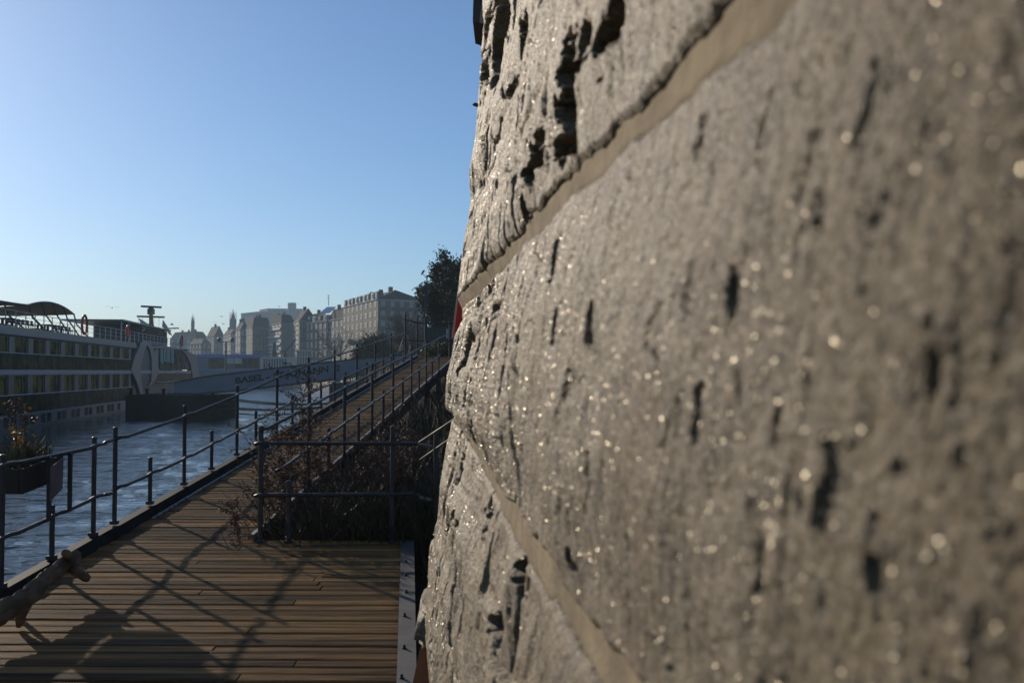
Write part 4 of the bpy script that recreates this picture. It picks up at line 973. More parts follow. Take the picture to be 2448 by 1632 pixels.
building("brown brick house with white windows and a steep roof carrying a blue solar panel", 731, 783, 800, 336, 352, 766, 742, WB2, TILE, 5, 1, 5, win=(.40, .62), ch=1, frame_amt=.5, Y3=350, dorm=4)
building("tall bluish grey gable-ended house left of the brick one", 700, 716, 758, 352, 372, 766, 736, WD_, TILE, 2, 4, 5, roof='gable', ch=1, Y3=356)
building("house with full-width white balcony bands on its river front", 642, 673, 704, 372, 392, 771, 750, WW, TILE, 4, 0, 6, roof="mansard", win=(.7, .42), frame_amt=.5, ch=2, Y3=380, band=True)
building("old house with a corner roof panel catching the sun, left of the banded one", 589, 604, 647, 392, 406, 782, 757, WB2, TILER, 3, 5, 5, roof="mansard", win=(.34, .62), ch=2, Y3=398)
building("dark narrow gabled house right of the church tower", 563, 575, 594, 420, 432, 787, 766, WD_, TILE, 2, 2, 5, roof='gable', ch=2, Y3=425)
building("long low hazy house with a plain ridge behind the ship's bow", 408, 470, 496, 520, 540, 806, 791, WG, TILE, 5, 2, 5, roof="mansard", ch=3, Y3=530)
building("hazy gabled house with a peaked roof between the two spires", 494, 512, 536, 500, 515, 803, 778, WG, TILE, 3, 3, 5, roof='gable', ch=1, Y3=505)
building("hazy pale house below the taller spire", 534, 552, 570, 470, 490, 797, 784, WW, TILER, 3, 2, 5, roof='gable', ch=2, Y3=478)
building("low hazy terrace house partly hidden by the ship's bow", 452, 482, 505, 490, 505, 820, 806, WD_, TILER, 4, 2, 4, ch=2, Y3=497)
# big white blocks far behind
HAZEB = wallm("far_white_concrete", (.26, .27, .28))
building("huge plain hospital block rising behind the roofs", 576, 622, 722, 820, 850, 745, 744, HAZEB, HAZEB, 0, 0, 9, roof='flat', ch=0, name="hospital_block", Y3=830)
building("upper storey slab of the hospital behind the roofs", 621, 640, 724, 860, 880, 738, 737, HAZEB, HAZEB, 0, 0, 9, roof='flat', ch=0, name="hospital_block", Y3=865)
tw = MB(); p = at(697, 888, 850); tw.lathe((p.x, p.y, q0), [(3.6, 0), (3.6, at(697, 725, 850).z - q0 - .1), (3.4, at(697, 724, 850).z - q0)], 20); o = tw.build("round_tower", HAZEB); tag(o, "squat round tower standing on the hospital roofline", "tower")
def church(label, x, ytip, ytop, ybase, wpx, Y, pinn):
    root = empty("church_tower", at(x, 888, Y)); tag(root, label, "church tower", "church towers on the skyline"); hw = wpx / 2 * Y / FPX
    c = at(x, ytop, Y); m = MB(); m.box((c.x, c.y, (c.z + q0) / 2), (2 * hw, 2 * hw, c.z - q0)); m.build("tower", WD_, root)
    zt_ = at(x, ytip, Y).z; m = MB(); m.lathe((c.x, c.y, c.z), [(hw * .62, 0), (hw * .55, (zt_ - c.z) * .22), (hw * .25, (zt_ - c.z) * .55), (.08, zt_ - c.z)], 8); m.build("spire", TILE, root)
    for sx_ in (-1, 1):
        for sy_ in (-1, 1):
            m = MB(); m.lathe((c.x + sx_ * hw * .85, c.y + sy_ * hw * .85, c.z), [(hw * .14, 0), (hw * .12, pinn * .5), (.03, pinn)], 6); m.build("pinnacle", WD_, root)
    m = MB(); m.box((c.x, c.y - hw - .05, c.z - hw * 1.4), (hw * .5, .1, hw * 1.3)); m.build("belfry_opening", WING, root)
church("slender openwork church spire rising above the hazy ridge on the left", 461, 750, 767, 790, 6.5, 620, 3.0)
church("square church tower with four pinnacles and a thin spire", 557, 738, 762, 790, 13, 600, 4.5)
# pavilion on the promenade
pv = empty("river_pavilion", at(722, 870, 300)); tag(pv, "small white columned pavilion on the promenade below the brick house", "pavilion")
F3 = lambda x, y, dy=0: at(x, y, 300) + Vector((0, dy, 0))
m = MB(); m.prism([F3(706, 839), F3(738, 839), F3(738, 836), F3(706, 836)], (0, 7, 0)); m.build("roof", WINF, pv)
m = MB(); m.prism([F3(708, 884), F3(736, 884), F3(736, 839), F3(708, 839)], (0, 5, 0)); 
pv_o = MB(); pv_o.prism([F3(709, 868, .8), F3(735, 868, .8), F3(735, 839, .8), F3(709, 839, .8)], (0, 5, 0)); pv_o.build("wall", WG, pv)
for x in (710, 716, 722, 728, 734): m = MB(); m.bar(F3(x, 868, .2), F3(x, 839, .2), .3, .3); m.build("column", WINF, pv)
m = MB(); m.prism([F3(703, 853), F3(741, 853), F3(741, 851), F3(703, 851)], (0, 1, 0)); m.build("cornice", WINF, pv)
m = MB(); m.prism([F3(700, 884), F3(744, 884), F3(744, 868), F3(700, 868)], (0, 8, 0)); m.build("terrace", QUAY, pv)
# market tents, vans and cars on the promenade
TENT = nmat("white_tent_cloth", (.62, .58, .50), rough=.8)
def tent(x, y, w_, h_, Y, label, mt):
    root = empty("market_tent", at(x, y, Y)); tag(root, label, "tent", "tents on the promenade"); c = at(x, y, Y); k = Y / FPX; hw = w_ * k / 2; hh = h_ * k
    m = MB(); m.add([(c.x - hw, c.y - hw, c.z + hh * .5), (c.x + hw, c.y - hw, c.z + hh * .5), (c.x + hw, c.y + hw, c.z + hh * .5), (c.x - hw, c.y + hw, c.z + hh * .5), (c.x, c.y, c.z + hh)], [(0, 1, 4), (1, 2, 4), (2, 3, 4), (3, 0, 4), (3, 2, 1, 0)]); m.build("canopy", mt, root)
    for sx_ in (-1, 1):
        for sy_ in (-1, 1): m = MB(); m.bar((c.x + sx_ * hw * .95, c.y + sy_ * hw * .95, c.z), (c.x + sx_ * hw * .95, c.y + sy_ * hw * .95, c.z + hh * .5), .1, .1); m.build("leg", WINF, root)
tent(783, 872, 17, 17, 190, "cream pointed tent left of the red jacket on the gangway", TENT); tent(690, 876, 14, 12, 260, "small white tent right of the excursion ship's stern", TENT); tent(912, 868, 20, 22, 120, "white tent showing between the railing posts near the landing", TENT)
CARW = nmat("white_car_paint", (.7, .7, .7), rough=.25); CARD = nmat("grey_car_paint", (.15, .16, .18), rough=.25)
def car(x, y, Y, rz, mt, label):
    p = at(x, y, Y); root = empty("parked_car", p); tag(root, label, "car", "cars on the promenade")
    M = Matrix.Rotation(rz, 3, 'Z')
    def T_(L): return [p + M @ Vector(q) for q in L]
    m = MB(); m.prism(T_([(-2.1, -.85, .3), (2.1, -.85, .3), (2.15, -.85, .75), (1.2, -.85, .92), (.7, -.8, 1.42), (-1.1, -.8, 1.45), (-1.9, -.85, .95), (-2.1, -.85, .9)]), M @ Vector((0, 1.7, 0))); m.build("body", mt, root)
    m = MB(); m.prism(T_([(-1.7, -.87, .95), (1.0, -.87, .95), (.65, -.83, 1.36), (-1.05, -.83, 1.38)]), M @ Vector((0, 1.74, 0))); m.build("windows", WING, root)
    for sx_ in (-1.3, 1.3):
        for sy_ in (-.86, .66): m = MB(); m.tube([p + M @ Vector((sx_, sy_, .32)), p + M @ Vector((sx_, sy_ + .2, .32))], .32, 12); m.build("wheel", DARKF, root)
for i, (x, Yc, mt) in enumerate(((700, 330, CARW), (752, 275, CARW), (770, 262, CARD), (800, 235, CARW), (872, 185, CARW), (884, 176, CARD))):
    car(x, px_of((0, Yc, q0 + .05))[1] - 0, Yc, R(110 + i * 3), mt, ["white car parked below the gabled house, farthest along the promenade", "white car right of the pavilion", "grey car just past the white one right of the pavilion", "white car beside the cream pointed tent", "white car behind the red jacket figure", "grey car nearest the landing on the promenade"][i])
# aerials
def aerial(x, y0, y1, Y, label):
    m = MB(); m.tube([at(x, y1, Y), at(x + .3, y0, Y)], .09, 4)
    for k in (.1, .3, .45): yy = y0 + (y1 - y0) * k; m.bar(at(x - 4, yy, Y), at(x + 3, yy - .5, Y), .08, .08)
    o = m.build("roof_aerial", GD); tag(o, label, "aerial")
aerial(785.5, 704, 731, 325, "tall television aerial on the hipped grey roof")
m = MB(); m.tube([at(1020.5, 872, 45), at(1020.5, 660, 45)], .03, 6); o = m.build("flagpole", GD); tag(o, "taller of two thin bare poles beside the evergreen tree", "pole", "thin poles beside the tree")
m = MB(); m.tube([at(1016, 872, 46), at(1016, 671, 46)], .035, 6); o = m.build("flagpole", GD); tag(o, "shorter of two thin bare poles beside the evergreen tree", "pole", "thin poles beside the tree")
# solar panel
m = MB(); q = [at(763, 749.5, 334), at(788, 748.5, 334), at(803, 734.5, 341), at(781, 735, 341)]; m.prism(q, (0, .5, .25)); o = m.build("solar_panel", nmat("solar_blue", (.12, .18, .34), rough=.15)); tag(o, "bluish solar panel lying on the steep roof of the brick house", "solar panel")
# dark retaining wall by the landing, and white notice
m = MB(); a = at(1018, 868, 62); m.prism([(a.x, 62, q0 - 1), (a.x + 14, 58, q0 - 1), (a.x + 14, 58, at(1080, 785, 60).z), (a.x, 62, at(1018, 782, 62).z)], (0, .5, 0)); o = m.build("retaining_wall", WD_); tag(o, "dark concrete retaining wall under the evergreen tree", "retaining wall")
nb = empty("notice_board", at(1069, 822, 40)); tag(nb, "narrow white notice on a post by the landing", "notice")
m = MB(); m.prism([at(1066.5, 808, 40), at(1071, 808, 40), at(1071, 786, 40), at(1066.5, 786, 40)], (0, .04, 0)); m.build("panel", WINF, nb); m = MB(); m.tube([at(1069, 850, 40.1), at(1069, 786, 40.1)], .03, 6); m.build("post", GD, nb)
# ================================================================ vegetation
def twigs(root_pts, name, mt, parent=None): pass
def quads(C, size, n_dir=None, aspect=2.2, seed=0):
    """leaf-sized quads at centres C (n,3)"""
    r = np.random.default_rng(seed); n = len(C); a = r.normal(size=(n, 3)); a /= np.linalg.norm(a, axis=1)[:, None]
    b_ = np.cross(a, r.normal(size=(n, 3))); b_ /= np.linalg.norm(b_, axis=1)[:, None]; s = (size * r.uniform(.6, 1.4, n))[:, None]
    V = np.stack([C + a * s * aspect / 2, C + b_ * s / 2, C - a * s * aspect / 2, C - b_ * s / 2], 1).reshape(-1, 3)
    return V, np.arange(n * 4).reshape(-1, 4)
def branches(base, dirv, length, rad, depth, spread, rnd, out, tips, seg=4, grav=0.0, kids=3, minr=.004):
    p = Vector(base); d = Vector(dirv).normalized(); pts = [p.copy()]; rs = [rad]
    for i in range(seg):
        d = (d + Vector((rnd.gauss(0, .13), rnd.gauss(0, .13), rnd.gauss(0, .10) + grav))).normalized(); p = p + d * (length / seg); pts.append(p.copy()); rs.append(max(rad * (1 - .55 * (i + 1) / seg), minr))
    out.append((pts, rs)); 
    if depth == 0: tips.append(p.copy()); tips.append(pts[-2].copy()); return
    for k in range(kids + (1 if rnd.random() < .4 else 0)):
        f = rnd.uniform(.35, 1.0); i = min(int(f * seg), seg - 1); q = pts[i] + (pts[i + 1] - pts[i]) * (f * seg - i)
        nd = (d + Vector((rnd.gauss(0, 1), rnd.gauss(0, 1), rnd.gauss(.15, .7))) * spread).normalized()
        branches(q, nd, length * rnd.uniform(.5, .78), max(rs[i] * .6, minr), depth - 1, spread, rnd, out, tips, seg=max(3, seg - 1), grav=grav, kids=kids, minr=minr)
BARK = nmat("grey_brown_bark", (.075, .06, .045), (.045, .036, .028), scale=4, rough=.9); TWIG = nmat("bare_twigs", (.10, .075, .055), (.07, .05, .038), rough=.9)
LEAFD = nmat("dark_evergreen_leaves", (.085, .068, .034), (.050, .038, .024), scale=.6, rough=.85, spec=.1, contrast=(.3, .7)); LEAFY = nmat("yellow_green_leaves", (.20, .19, .04), (.10, .11, .03), scale=1.5, rough=.6); LEAFO = nmat("olive_leaves", (.11, .09, .04), (.05, .05, .02), scale=.8, rough=.85, spec=.1)
def tree(label, px, Y, ztop, zbase, spread_m, seed, leafmat=None, nleaf=0, leaf=.12, kids=3, depth=4, name="bare_tree", lean=0, group="trees along the bank", minr=.012, crown_r=None):
    rnd = random.Random(seed); base = at(px, 888, Y); base.z = zbase; H = ztop - zbase
    root = empty(name, base); tag(root, label, "tree", group)
    out = []; tips = []; branches(base, (lean, 0, 1), H * .5, H * .028, depth, spread_m, rnd, out, tips, seg=5, kids=kids, minr=minr, grav=.02)
    for k in range(2): branches(base + Vector((0, 0, H * .2)), (rnd.gauss(lean, .5), rnd.gauss(0, .4), .8), H * .42, H * .017, depth - 1, spread_m, rnd, out, tips, seg=4, kids=kids, minr=minr)
    zt_ = max(t.z for t in tips); sc = H / (zt_ - zbase)
    f = lambda p: Vector((base.x + (p.x - base.x) * sc, base.y + (p.y - base.y) * sc, zbase + (p.z - zbase) * sc))
    m1 = MB(); m2 = MB()
    for pts, rs in out:
        (m1 if rs[0] > H * .008 else m2).tube([f(p) for p in pts], rs, 5 if rs[0] > .03 else 3, cap=False)
    m1.build("trunk", BARK, root, True); 
    if nleaf:
        tp_ = np.array([f(t)[:] for t in tips]); r = np.random.default_rng(seed); C = tp_[r.integers(0, len(tp_), nleaf)] + r.normal(0, H * .035, (nleaf, 3))
        V, Fq = quads(C, leaf, seed=seed); np_mesh("crown", V, Fq, leafmat, root, smooth=False)
    m2.build("twigs" if nleaf else "crown", TWIG, root)
    return root
zt = lambda px, py, Y: at(px, py, Y).z
tree("big dark evergreen tree rising against the sky beside the wall", 1085, 66, zt(1095, 634, 66), q0, .75, 3, LEAFD, 34000, .10, kids=4, depth=4, name="evergreen_tree", lean=-.05)
tree("dark evergreen tree half hidden behind the wall edge", 1172, 62, zt(1140, 588, 62), q0, .7, 12, LEAFD, 22000, .10, kids=4, depth=3, name="evergreen_tree", lean=-.05)
tree("ivy-green tree in front of the tall tan block's shaded side", 925, 150, zt(925, 802, 150), q0 - .3, .8, 5, LEAFO, 3000, .22, kids=3, depth=3, name="leafy_tree")
for i_, (Yt, off_, ht_) in enumerate(((120, 4, 3.6), (140, 6, 4.4), (160, 4, 4.8), (182, 5, 5.4), (205, 5, 6.0), (230, 6, 7), (255, 5, 7.5), (282, 6, 8))):
    xb = float(np.interp(Yt, [e_[0] for e_ in edge], [e_[1] for e_ in edge])) + off_ + 2
    tree('olive-brown tree of the low row along the promenade edge', px_of((xb, Yt, 4))[0], Yt, q0 + ht_, q0, .75, 80 + i_, LEAFO, 5000, .24, kids=3, depth=3, name='leafy_tree', minr=.03, group='promenade tree row')
tr_ = [o_ for o_ in col.objects if (o_.get('label') or '').startswith('big dark evergreen')][0]
m = MB()
for L_e in ([(1062, 690), (1040, 676), (1030, 665), (1022, 659), (1010, 657)], [(1040, 676), (1036, 662), (1041, 655)], [(1055, 684), (1046, 664), (1050, 652), (1038, 644)], [(1075, 668), (1066, 648), (1062, 637)], [(1062, 690), (1030, 684), (1016, 680)]):
    q_ = [at(x, y, 64) for x, y in L_e]; m.tube(q_, [.05 - .035 * i / (len(q_) - 1) for i in range(len(q_))], 4)
m.build('bare_twigs', TWIG, tr_)
bt = [(812, 240, 775, 21, "thin bare tree at the left foot of the tan block"), (790, 262, 800, 22, "thin hazy bare tree before the hipped grey house"), (955, 110, 722, 24, "tall bare tree before the block's blue-grey side"), (985, 95, 735, 25, "brown bare tree next to the thin poles"),
      (1010, 85, 748, 26, "bushy bare tree just left of the evergreen"), (900, 170, 770, 27, "bare tree by the tan block's corner"), (935, 120, 765, 28, "low bare tree between the tent and the tall bare one"), (760, 290, 835, 30, "tiny bare tree right of the pavilion"), (725, 330, 842, 31, "tiny bare tree behind the pavilion")]
for (x, Y, yt, sd_, lb) in bt: tree(lb, x, Y, zt(x, yt, Y), q0, .62, sd_, kids=4, depth=4 if Y < 130 else 3, minr=.012 if Y < 130 else .035)
def bush(label, px, py, Y, w_, h_, mt, n, leaf, seed, name="bush", group=None):
    c = at(px, py, Y); r = np.random.default_rng(seed); root = empty(name, c); tag(root, label, "bush", group)
    th = r.uniform(0, 2 * math.pi, n); ph = np.arccos(r.uniform(0, 1, n)); rad = r.uniform(.45, 1, n) ** .5 * (1 + .25 * np.sin(th * 3 + seed) * np.sin(ph * 4))
    C = np.stack([c.x + w_ * rad * np.sin(ph) * np.cos(th), c.y + w_ * .8 * rad * np.sin(ph) * np.sin(th), c.z + h_ * rad * np.cos(ph)], -1)
    V, Fq = quads(C, leaf, seed=seed); np_mesh("foliage", V, Fq, mt, root, smooth=False)
    m = MB(); rn = random.Random(seed)
    for k in range(14): m.tube([c, c + Vector((rn.uniform(-.8, .8) * w_, rn.uniform(-.6, .6) * w_, rn.uniform(.4, .95) * h_))], [.03, .01], 4)
    m.build("stems", BARK, root)
bush("round yellow-green bush behind the landing railing", 1052, 862, 41, .75, .75, LEAFY, 5000, .045, 1)
bush("dull green bush right of the yellow-green one", 1085, 862, 40, .7, .7, LEAFO, 4000, .045, 2)
bush("olive bush at the foot of the bare trees", 893, 872, 110, 2.4, 3.0, LEAFO, 4000, .16, 3)
# grass and scrub on the spit (uncountable)
def blades(n, pos, h, wd, mt, name, lean=.5, seed=0, parent=None):
    r = np.random.default_rng(seed); P_ = pos; n = len(P_); hh = h * r.uniform(.4, 1.2, n); th = r.uniform(0, 6.28, n); d = np.stack([np.cos(th), np.sin(th), np.zeros(n)], -1); ln = (r.uniform(0, lean, n) * hh)[:, None]
    th2 = r.uniform(0, 6.28, n); ld = np.stack([np.cos(th2), np.sin(th2), np.zeros(n)], -1); up = np.array([0, 0, 1.])
    m1_ = P_ + up * (hh * .55)[:, None] + ld * ln * .35; m2_ = P_ + up * hh[:, None] + ld * ln
    w1 = (wd * r.uniform(.6, 1.4, n))[:, None]
    V = np.stack([P_ - d * w1 / 2, P_ + d * w1 / 2, m1_ + d * w1 * .4, m1_ - d * w1 * .4, m2_ + d * w1 * .08, m2_ - d * w1 * .08], 1).reshape(-1, 3)
    i = np.arange(n)[:, None] * 6; F_ = np.concatenate([i + np.array([[0, 1, 2, 3]]), i + np.array([[3, 2, 4, 5]])])
    o = np_mesh(name, V, F_, mt, parent, smooth=False); return o
DRY = nmat("dry_grass", (.13, .10, .045), (.065, .055, .022), scale=2, rough=.7); GRN = nmat("bank_weeds_green", (.05, .058, .018), (.028, .03, .012), scale=1.5, rough=.6); BRN = nmat("brown_bramble", (.055, .030, .016), (.03, .018, .011), scale=2, rough=.7)
r = np.random.default_rng(40); n = 16000
ya = r.uniform(44, 88, n); f_ = (ya - 44) / 46; xa = (sp[0].x + (sp[3].x - sp[0].x) * f_) + r.random(n) ** 1.3 * 9 + .6
zz = 2.4 + 2.0 * f_ + (xa - sp[0].x) * .06
tag(blades(n, np.stack([xa, ya, zz], -1), .8, .05, DRY, "spit_grass", .9, 41), "tangled dry grass", None, kind='stuff')
def slope_z(A, B):   # A: metres right of ramp edge
    base_ = P0 + (RA + .05 + A)[..., None] * dl + B[..., None] * np.array([dvv[0], dvv[1], 0])
    rise_ = .46 * np.clip(A - .5, 0, 5.5) * sstep(6, 14, B) + .10 * fbm(A * .8, B * .8, 3, 700)
    z = P0[2] + np.minimum(B, BEND + 4) * dvv[2] - .55 + rise_ - .5 * sstep(.6, -.3, A); base_[..., 2] = z; return base_
def scatter(n, seed, bmax=36, amax=4.5, p=1.3, b0=None, lo=.0):
    r = np.random.default_rng(seed); B = (b0 or FB + .12) + (bmax - FB) * r.random(n) ** 1.7; A = lo + amax * r.random(n) ** p; return A, B
A, B = scatter(14000, 56, bmax=FB + 9, amax=5.2, p=1.0, lo=-.15); tag(blades(0, slope_z(A, B), .95, .012, BRN, 'fence_thicket', .7, 57), kind='stuff')
A, B = scatter(9000, 58, bmax=FB + 7, amax=4.6, p=1.0, lo=.0); C = slope_z(A, B); C[:, 2] += .35 * np.random.default_rng(5).random(len(A)); tag(blades(0, C, .6, .02, GRN, 'thicket_leaves', 1.2, 59), kind='stuff')
A, B = scatter(26000, 50, lo=-.3); tag(blades(0, slope_z(A, B), .62, .012, BRN, "bank_undergrowth", .9, 51), kind='stuff')
A, B = scatter(20000, 52, p=1.0); tag(blades(0, slope_z(A, B), .45, .016, GRN, "bank_weeds", 1.0, 53), kind='stuff')
A, B = scatter(8000, 54, p=.9, lo=.6); tag(blades(0, slope_z(A, B), .7, .010, DRY, "bank_dry_grass", .8, 55), kind='stuff')
# leaf litter clumps
r = np.random.default_rng(60); n = 26000; A, B = scatter(n, 61, bmax=30, amax=3.6, p=1.0); C = slope_z(A, B); C[:, 2] += r.random(n) ** 1.6 * (.55 + .25 * vnoise(A * 2, B * 2, 9))
V, Fq = quads(C, .022, seed=62, aspect=2.6); tag(np_mesh("bramble_leaves", V, Fq, nmat("bramble_leaves", (.045, .040, .016), (.05, .024, .012), scale=1.2, rough=.5), smooth=False), kind='stuff')
# individual dry weeds with seed heads: twiggy stems with many small spikes
WEED = nmat("dry_weed_stem", (.075, .045, .03), (.05, .03, .022), rough=.8); SEED = nmat("seed_husks", (.14, .075, .042), (.085, .045, .028), scale=9, rough=.8)
def weed(label, base, h, seed, lean=(0, 0), nspray=10, mt=SEED, name="dry_weed", group="dry weeds growing through the fence", dens=1.0):
    rn = random.Random(seed); root = empty(name, base); tag(root, label, "weed", group)
    m = MB(); pts = [Vector(base)]; d = Vector((lean[0], lean[1], 1)).normalized()
    for i in range(8): d = (d + Vector((rn.gauss(0, .06), rn.gauss(0, .06), 0))).normalized(); pts.append(pts[-1] + d * h / 8)
    m.tube(pts, [.006 * (1 - .75 * i / 8) for i in range(9)], 4); tips = []
    for k in range(nspray):
        f = rn.uniform(.25, .98); i = int(f * 8); q = pts[i] + (pts[min(i + 1, 8)] - pts[i]) * (f * 8 - i); dd = Vector((rn.gauss(0, 1), rn.gauss(0, 1), rn.uniform(.3, 1.2))).normalized(); L = h * rn.uniform(.16, .34) * (1.25 - f * .6); pp = [q]
        for j in range(5): dd = (dd + Vector((rn.gauss(0, .15), rn.gauss(0, .15), -.05))).normalized(); pp.append(pp[-1] + dd * L / 5)
        m.tube(pp, [.0032, .003, .0027, .0024, .002, .0015], 3); 
        for j in range(1, 6):
            for t in range(int(7 * dens)): c = pp[j - 1].lerp(pp[j], rn.random()); tips.append((c + Vector((rn.gauss(0, .012), rn.gauss(0, .012), rn.gauss(0, .012))))[:])
    m.build("stems", WEED, root)
    for j in range(int(60 * dens)):
        f = rn.uniform(.5, 1); i = min(int(f * 8), 7); c = pts[i].lerp(pts[i + 1], f * 8 - i); tips.append((c + Vector((rn.gauss(0, .02), rn.gauss(0, .02), rn.gauss(0, .02))))[:])
    V, Fq = quads(np.array(tips), .011, seed=seed, aspect=2.6); np_mesh("seed_heads", V, Fq, mt, root, smooth=False)["kind"] = "stuff"
def wb(px, A=.1, b=None):
    bb_ = b or FB + .3; u = (px - 1224) / FPX; aa = u; 
    # lateral where the column px meets distance bb_
    p = P0 + np.array([0, 0, 0]); k = dp(0, bb_) - CAM; a_ = (u * k.y - k.x) / (DL.x - u * DL.y); return dp(a_, bb_, -.25)
W = [(622, .15, 1.42, (-.06, 0), "tall feathery weed rising at the fence's left corner post"), (640, .3, 1.20, (-.12, 0), "weed leaning over the river side of the corner post"), (690, .6, 1.25, (.05, 0), "bushy weed behind the short fence post"),
     (715, .8, 1.55, (.02, 0), "tall thin weed overlapping the gangway lettering"), (735, 1.4, 1.75, (.03, .0), "tallest dry weed, reaching the end of the lettering"), (768, .9, 1.5, (-.1, 0), "dark slanting weed right of the tallest one"),
     (660, .5, 1.0, (-.2, 0), "low spreading weed by the left fence bay"), (800, .7, 1.1, (0, 0), "weed in the middle fence bay"), (840, 1.0, 1.0, (.1, 0), "reddish weed left of the second tall fence post"), (590, -.15, .62, (-.2, 0), "short weed poking through the deck left of the corner post"),
     (700, 1.9, 1.3, (0, 0), "weed on the ramp edge behind the short post"), (880, .9, 1.05, (0, 0), "weed just left of the right fence post"), (770, 2.6, 1.5, (-.05, 0), "weed by the ramp railing beyond the fence"), (920, 1.6, 1.2, (.05, 0), "weed beside the right tall fence post"), (980, 1.3, 1.1, (-.1, 0), "weed near the flattened rail ends")]
for i, (x, db, h, ln, lb) in enumerate(W): weed(lb, wb(x, b=FB + .12 + db), h, 200 + i, ln, nspray=14 + i % 5, dens=.9)
rn = random.Random(5)
for i in range(20): 
    x = rn.uniform(640, 1000); weed("brown weed in the thicket behind the cross fence", wb(x, b=FB + rn.uniform(.3, 2.2)), rn.uniform(.6, 1.05), 300 + i, (rn.gauss(0, .1), 0), nspray=16, group="brown weeds in the thicket", dens=1.3)
# ================================================================ planter on the river railing
PB = nmat("dark_wooden_planter", (.035, .022, .016), (.02, .014, .011), scale=4, rough=.8)
Ao = A_ - .04; 
def ral(x, a=None): return from_px(x, a if a is not None else Ao - .12)
b0_, b1_ = ral(27), ral(126); 
pl = empty("planter_box", dp(Ao - .18, (b0_ + b1_) / 2, .60)); tag(pl, "dark wooden planter trough hung outside the river railing at the left", "planter")
zT = .87; zB = .68
m = MB()
def pbx(a0, a1, z0, z1, x0=None, x1=None): m.add([dp(a, b, z) for b in (x0 if x0 is not None else b0_, x1 if x1 is not None else b1_) for a in (a0, a1) for z in (z0, z1)], [(0, 1, 3, 2), (4, 6, 7, 5), (0, 4, 5, 1), (2, 3, 7, 6), (0, 2, 6, 4), (1, 5, 7, 3)])
pbx(Ao - .02, Ao - .045, zB, zT); pbx(Ao - .33, Ao - .355, zB, zT); pbx(Ao - .05, Ao - .325, zB, zB + .03); pbx(Ao - .05, Ao - .325, zB + .03, zT, b0_, b0_ + .03); pbx(Ao - .05, Ao - .325, zB + .03, zT, b1_ - .03, b1_)
m.build("trough", PB, pl); m = MB(); pbx(Ao - .052, Ao - .323, zT - .06, zT - .04, b0_ + .035, b1_ - .035); m.build("soil", GROUND, pl)
for x in (105, 155):
    bb_ = from_px(x, A_); m = MB(); m.bar(dp(A_ + .055, bb_, midz(bb_)), dp(A_ + .055, bb_, topz(bb_)), .028, .028); m.build("hanger", STEEL, pl)
m = MB(); q0_, q1_ = from_px(122, A_ + .08), from_px(150, A_ + .08); m.prism([dp(A_ + .085, q0_, .60), dp(A_ + .085, q1_, .66), dp(A_ + .085, q1_, .90), dp(A_ + .085, q0_, .86)], DL * .008)
o = m.build("sign_plate", nmat("faded_sign", (.13, .10, .10), (.09, .075, .08), scale=6, rough=.5)); tag(o, "faded blank plate tied to the railing beside the planter", "sign")
r = np.random.default_rng(70); n = 500; bb2 = r.uniform(b0_ + .05, b1_ - .05, n); aa2 = r.uniform(Ao - .3, Ao - .07, n); P2 = P0 + aa2[:, None] * dl + bb2[:, None] * dvv; P2[:, 2] += zT - .04
gp_ = empty("planter_grass", dp(Ao - .18, (b0_ + b1_) / 2, zT)); tag(gp_, "tuft of green and yellow grass growing in the planter", "plant")
blades(n, P2, .20, .008, nmat("planter_green", (.05, .055, .016), (.10, .08, .018), scale=20, rough=.6), "blades", .8, 71, gp_)
FLW = nmat("yellow_leaves", (.75, .38, .02), (.40, .22, .03), scale=30, rough=.6)
for i, (x, h, lb) in enumerate(((42, .55, "tall dry weed with yellow leaves standing in the planter, left"), (66, .50, "tall dry weed with yellow tips standing in the planter, right"), (52, .30, "short yellow-leaved plant at the planter's near end"))):
    p = dp(Ao - .2, from_px(x, Ao - .2), zT - .04); weed(lb, p, h, 400 + i, (0, 0), nspray=8, mt=FLW if i == 2 else SEED, name="planter_weed", group="weeds in the planter", dens=.35)
    C = np.array([(p + Vector((random.gauss(0, .05), random.gauss(0, .05), random.uniform(.1, h))))[:] for _ in range(14)]); V, Fq = quads(C, .018, seed=i, aspect=1.4)
    np_mesh("yellow_leaves", V, Fq, FLW, bpy.data.objects[-1] if False else [o_ for o_ in col.objects if o_.get('label') == lb][0], smooth=False)
# ================================================================ driftwood on the kerb
DRIFT = nmat("bleached_driftwood", (.19, .13, .08), (.08, .052, .032), scale=3, rough=.9, spec=.15, bump=.016, bscale=9, stretch=(4, 1.6, 4), contrast=(.35, .6))
def dpt(px, py, h): a, b = deck_ab(px, py, h); return dp(a, b, h)
ctrl = [(-110, 1520, .17, .088), (-40, 1490, .18, .085), (0, 1463, .19, .082), (40, 1442, .20, .076), (75, 1416, .21, .072), (105, 1385, .22, .062), (130, 1368, .225, .064), (160, 1344, .23, .064), (182, 1332, .235, .062), (194, 1330, .235, .040)]
pts = [dpt(x, y, h) for x, y, h, r_ in ctrl]; rs = [r_ for *_, r_ in ctrl]
def smoothp(pts, rs, k=4):
    P_ = []; R_ = []
    for i in range(len(pts) - 1):
        p0_, p1_, p2_, p3_ = pts[max(i - 1, 0)], pts[i], pts[i + 1], pts[min(i + 2, len(pts) - 1)]
        for j in range(k):
            t = j / k; P_.append(.5 * ((2 * p1_) + (-p0_ + p2_) * t + (2 * p0_ - 5 * p1_ + 4 * p2_ - p3_) * t * t + (-p0_ + 3 * p1_ - 3 * p2_ + p3_) * t ** 3)); R_.append(rs[i] + (rs[i + 1] - rs[i]) * t)
    return P_ + [pts[-1]], R_ + [rs[-1]]
random.seed(3)
log = empty("driftwood_log", pts[3]); tag(log, "bleached driftwood log with stubby branches lying along the river kerb", "driftwood")
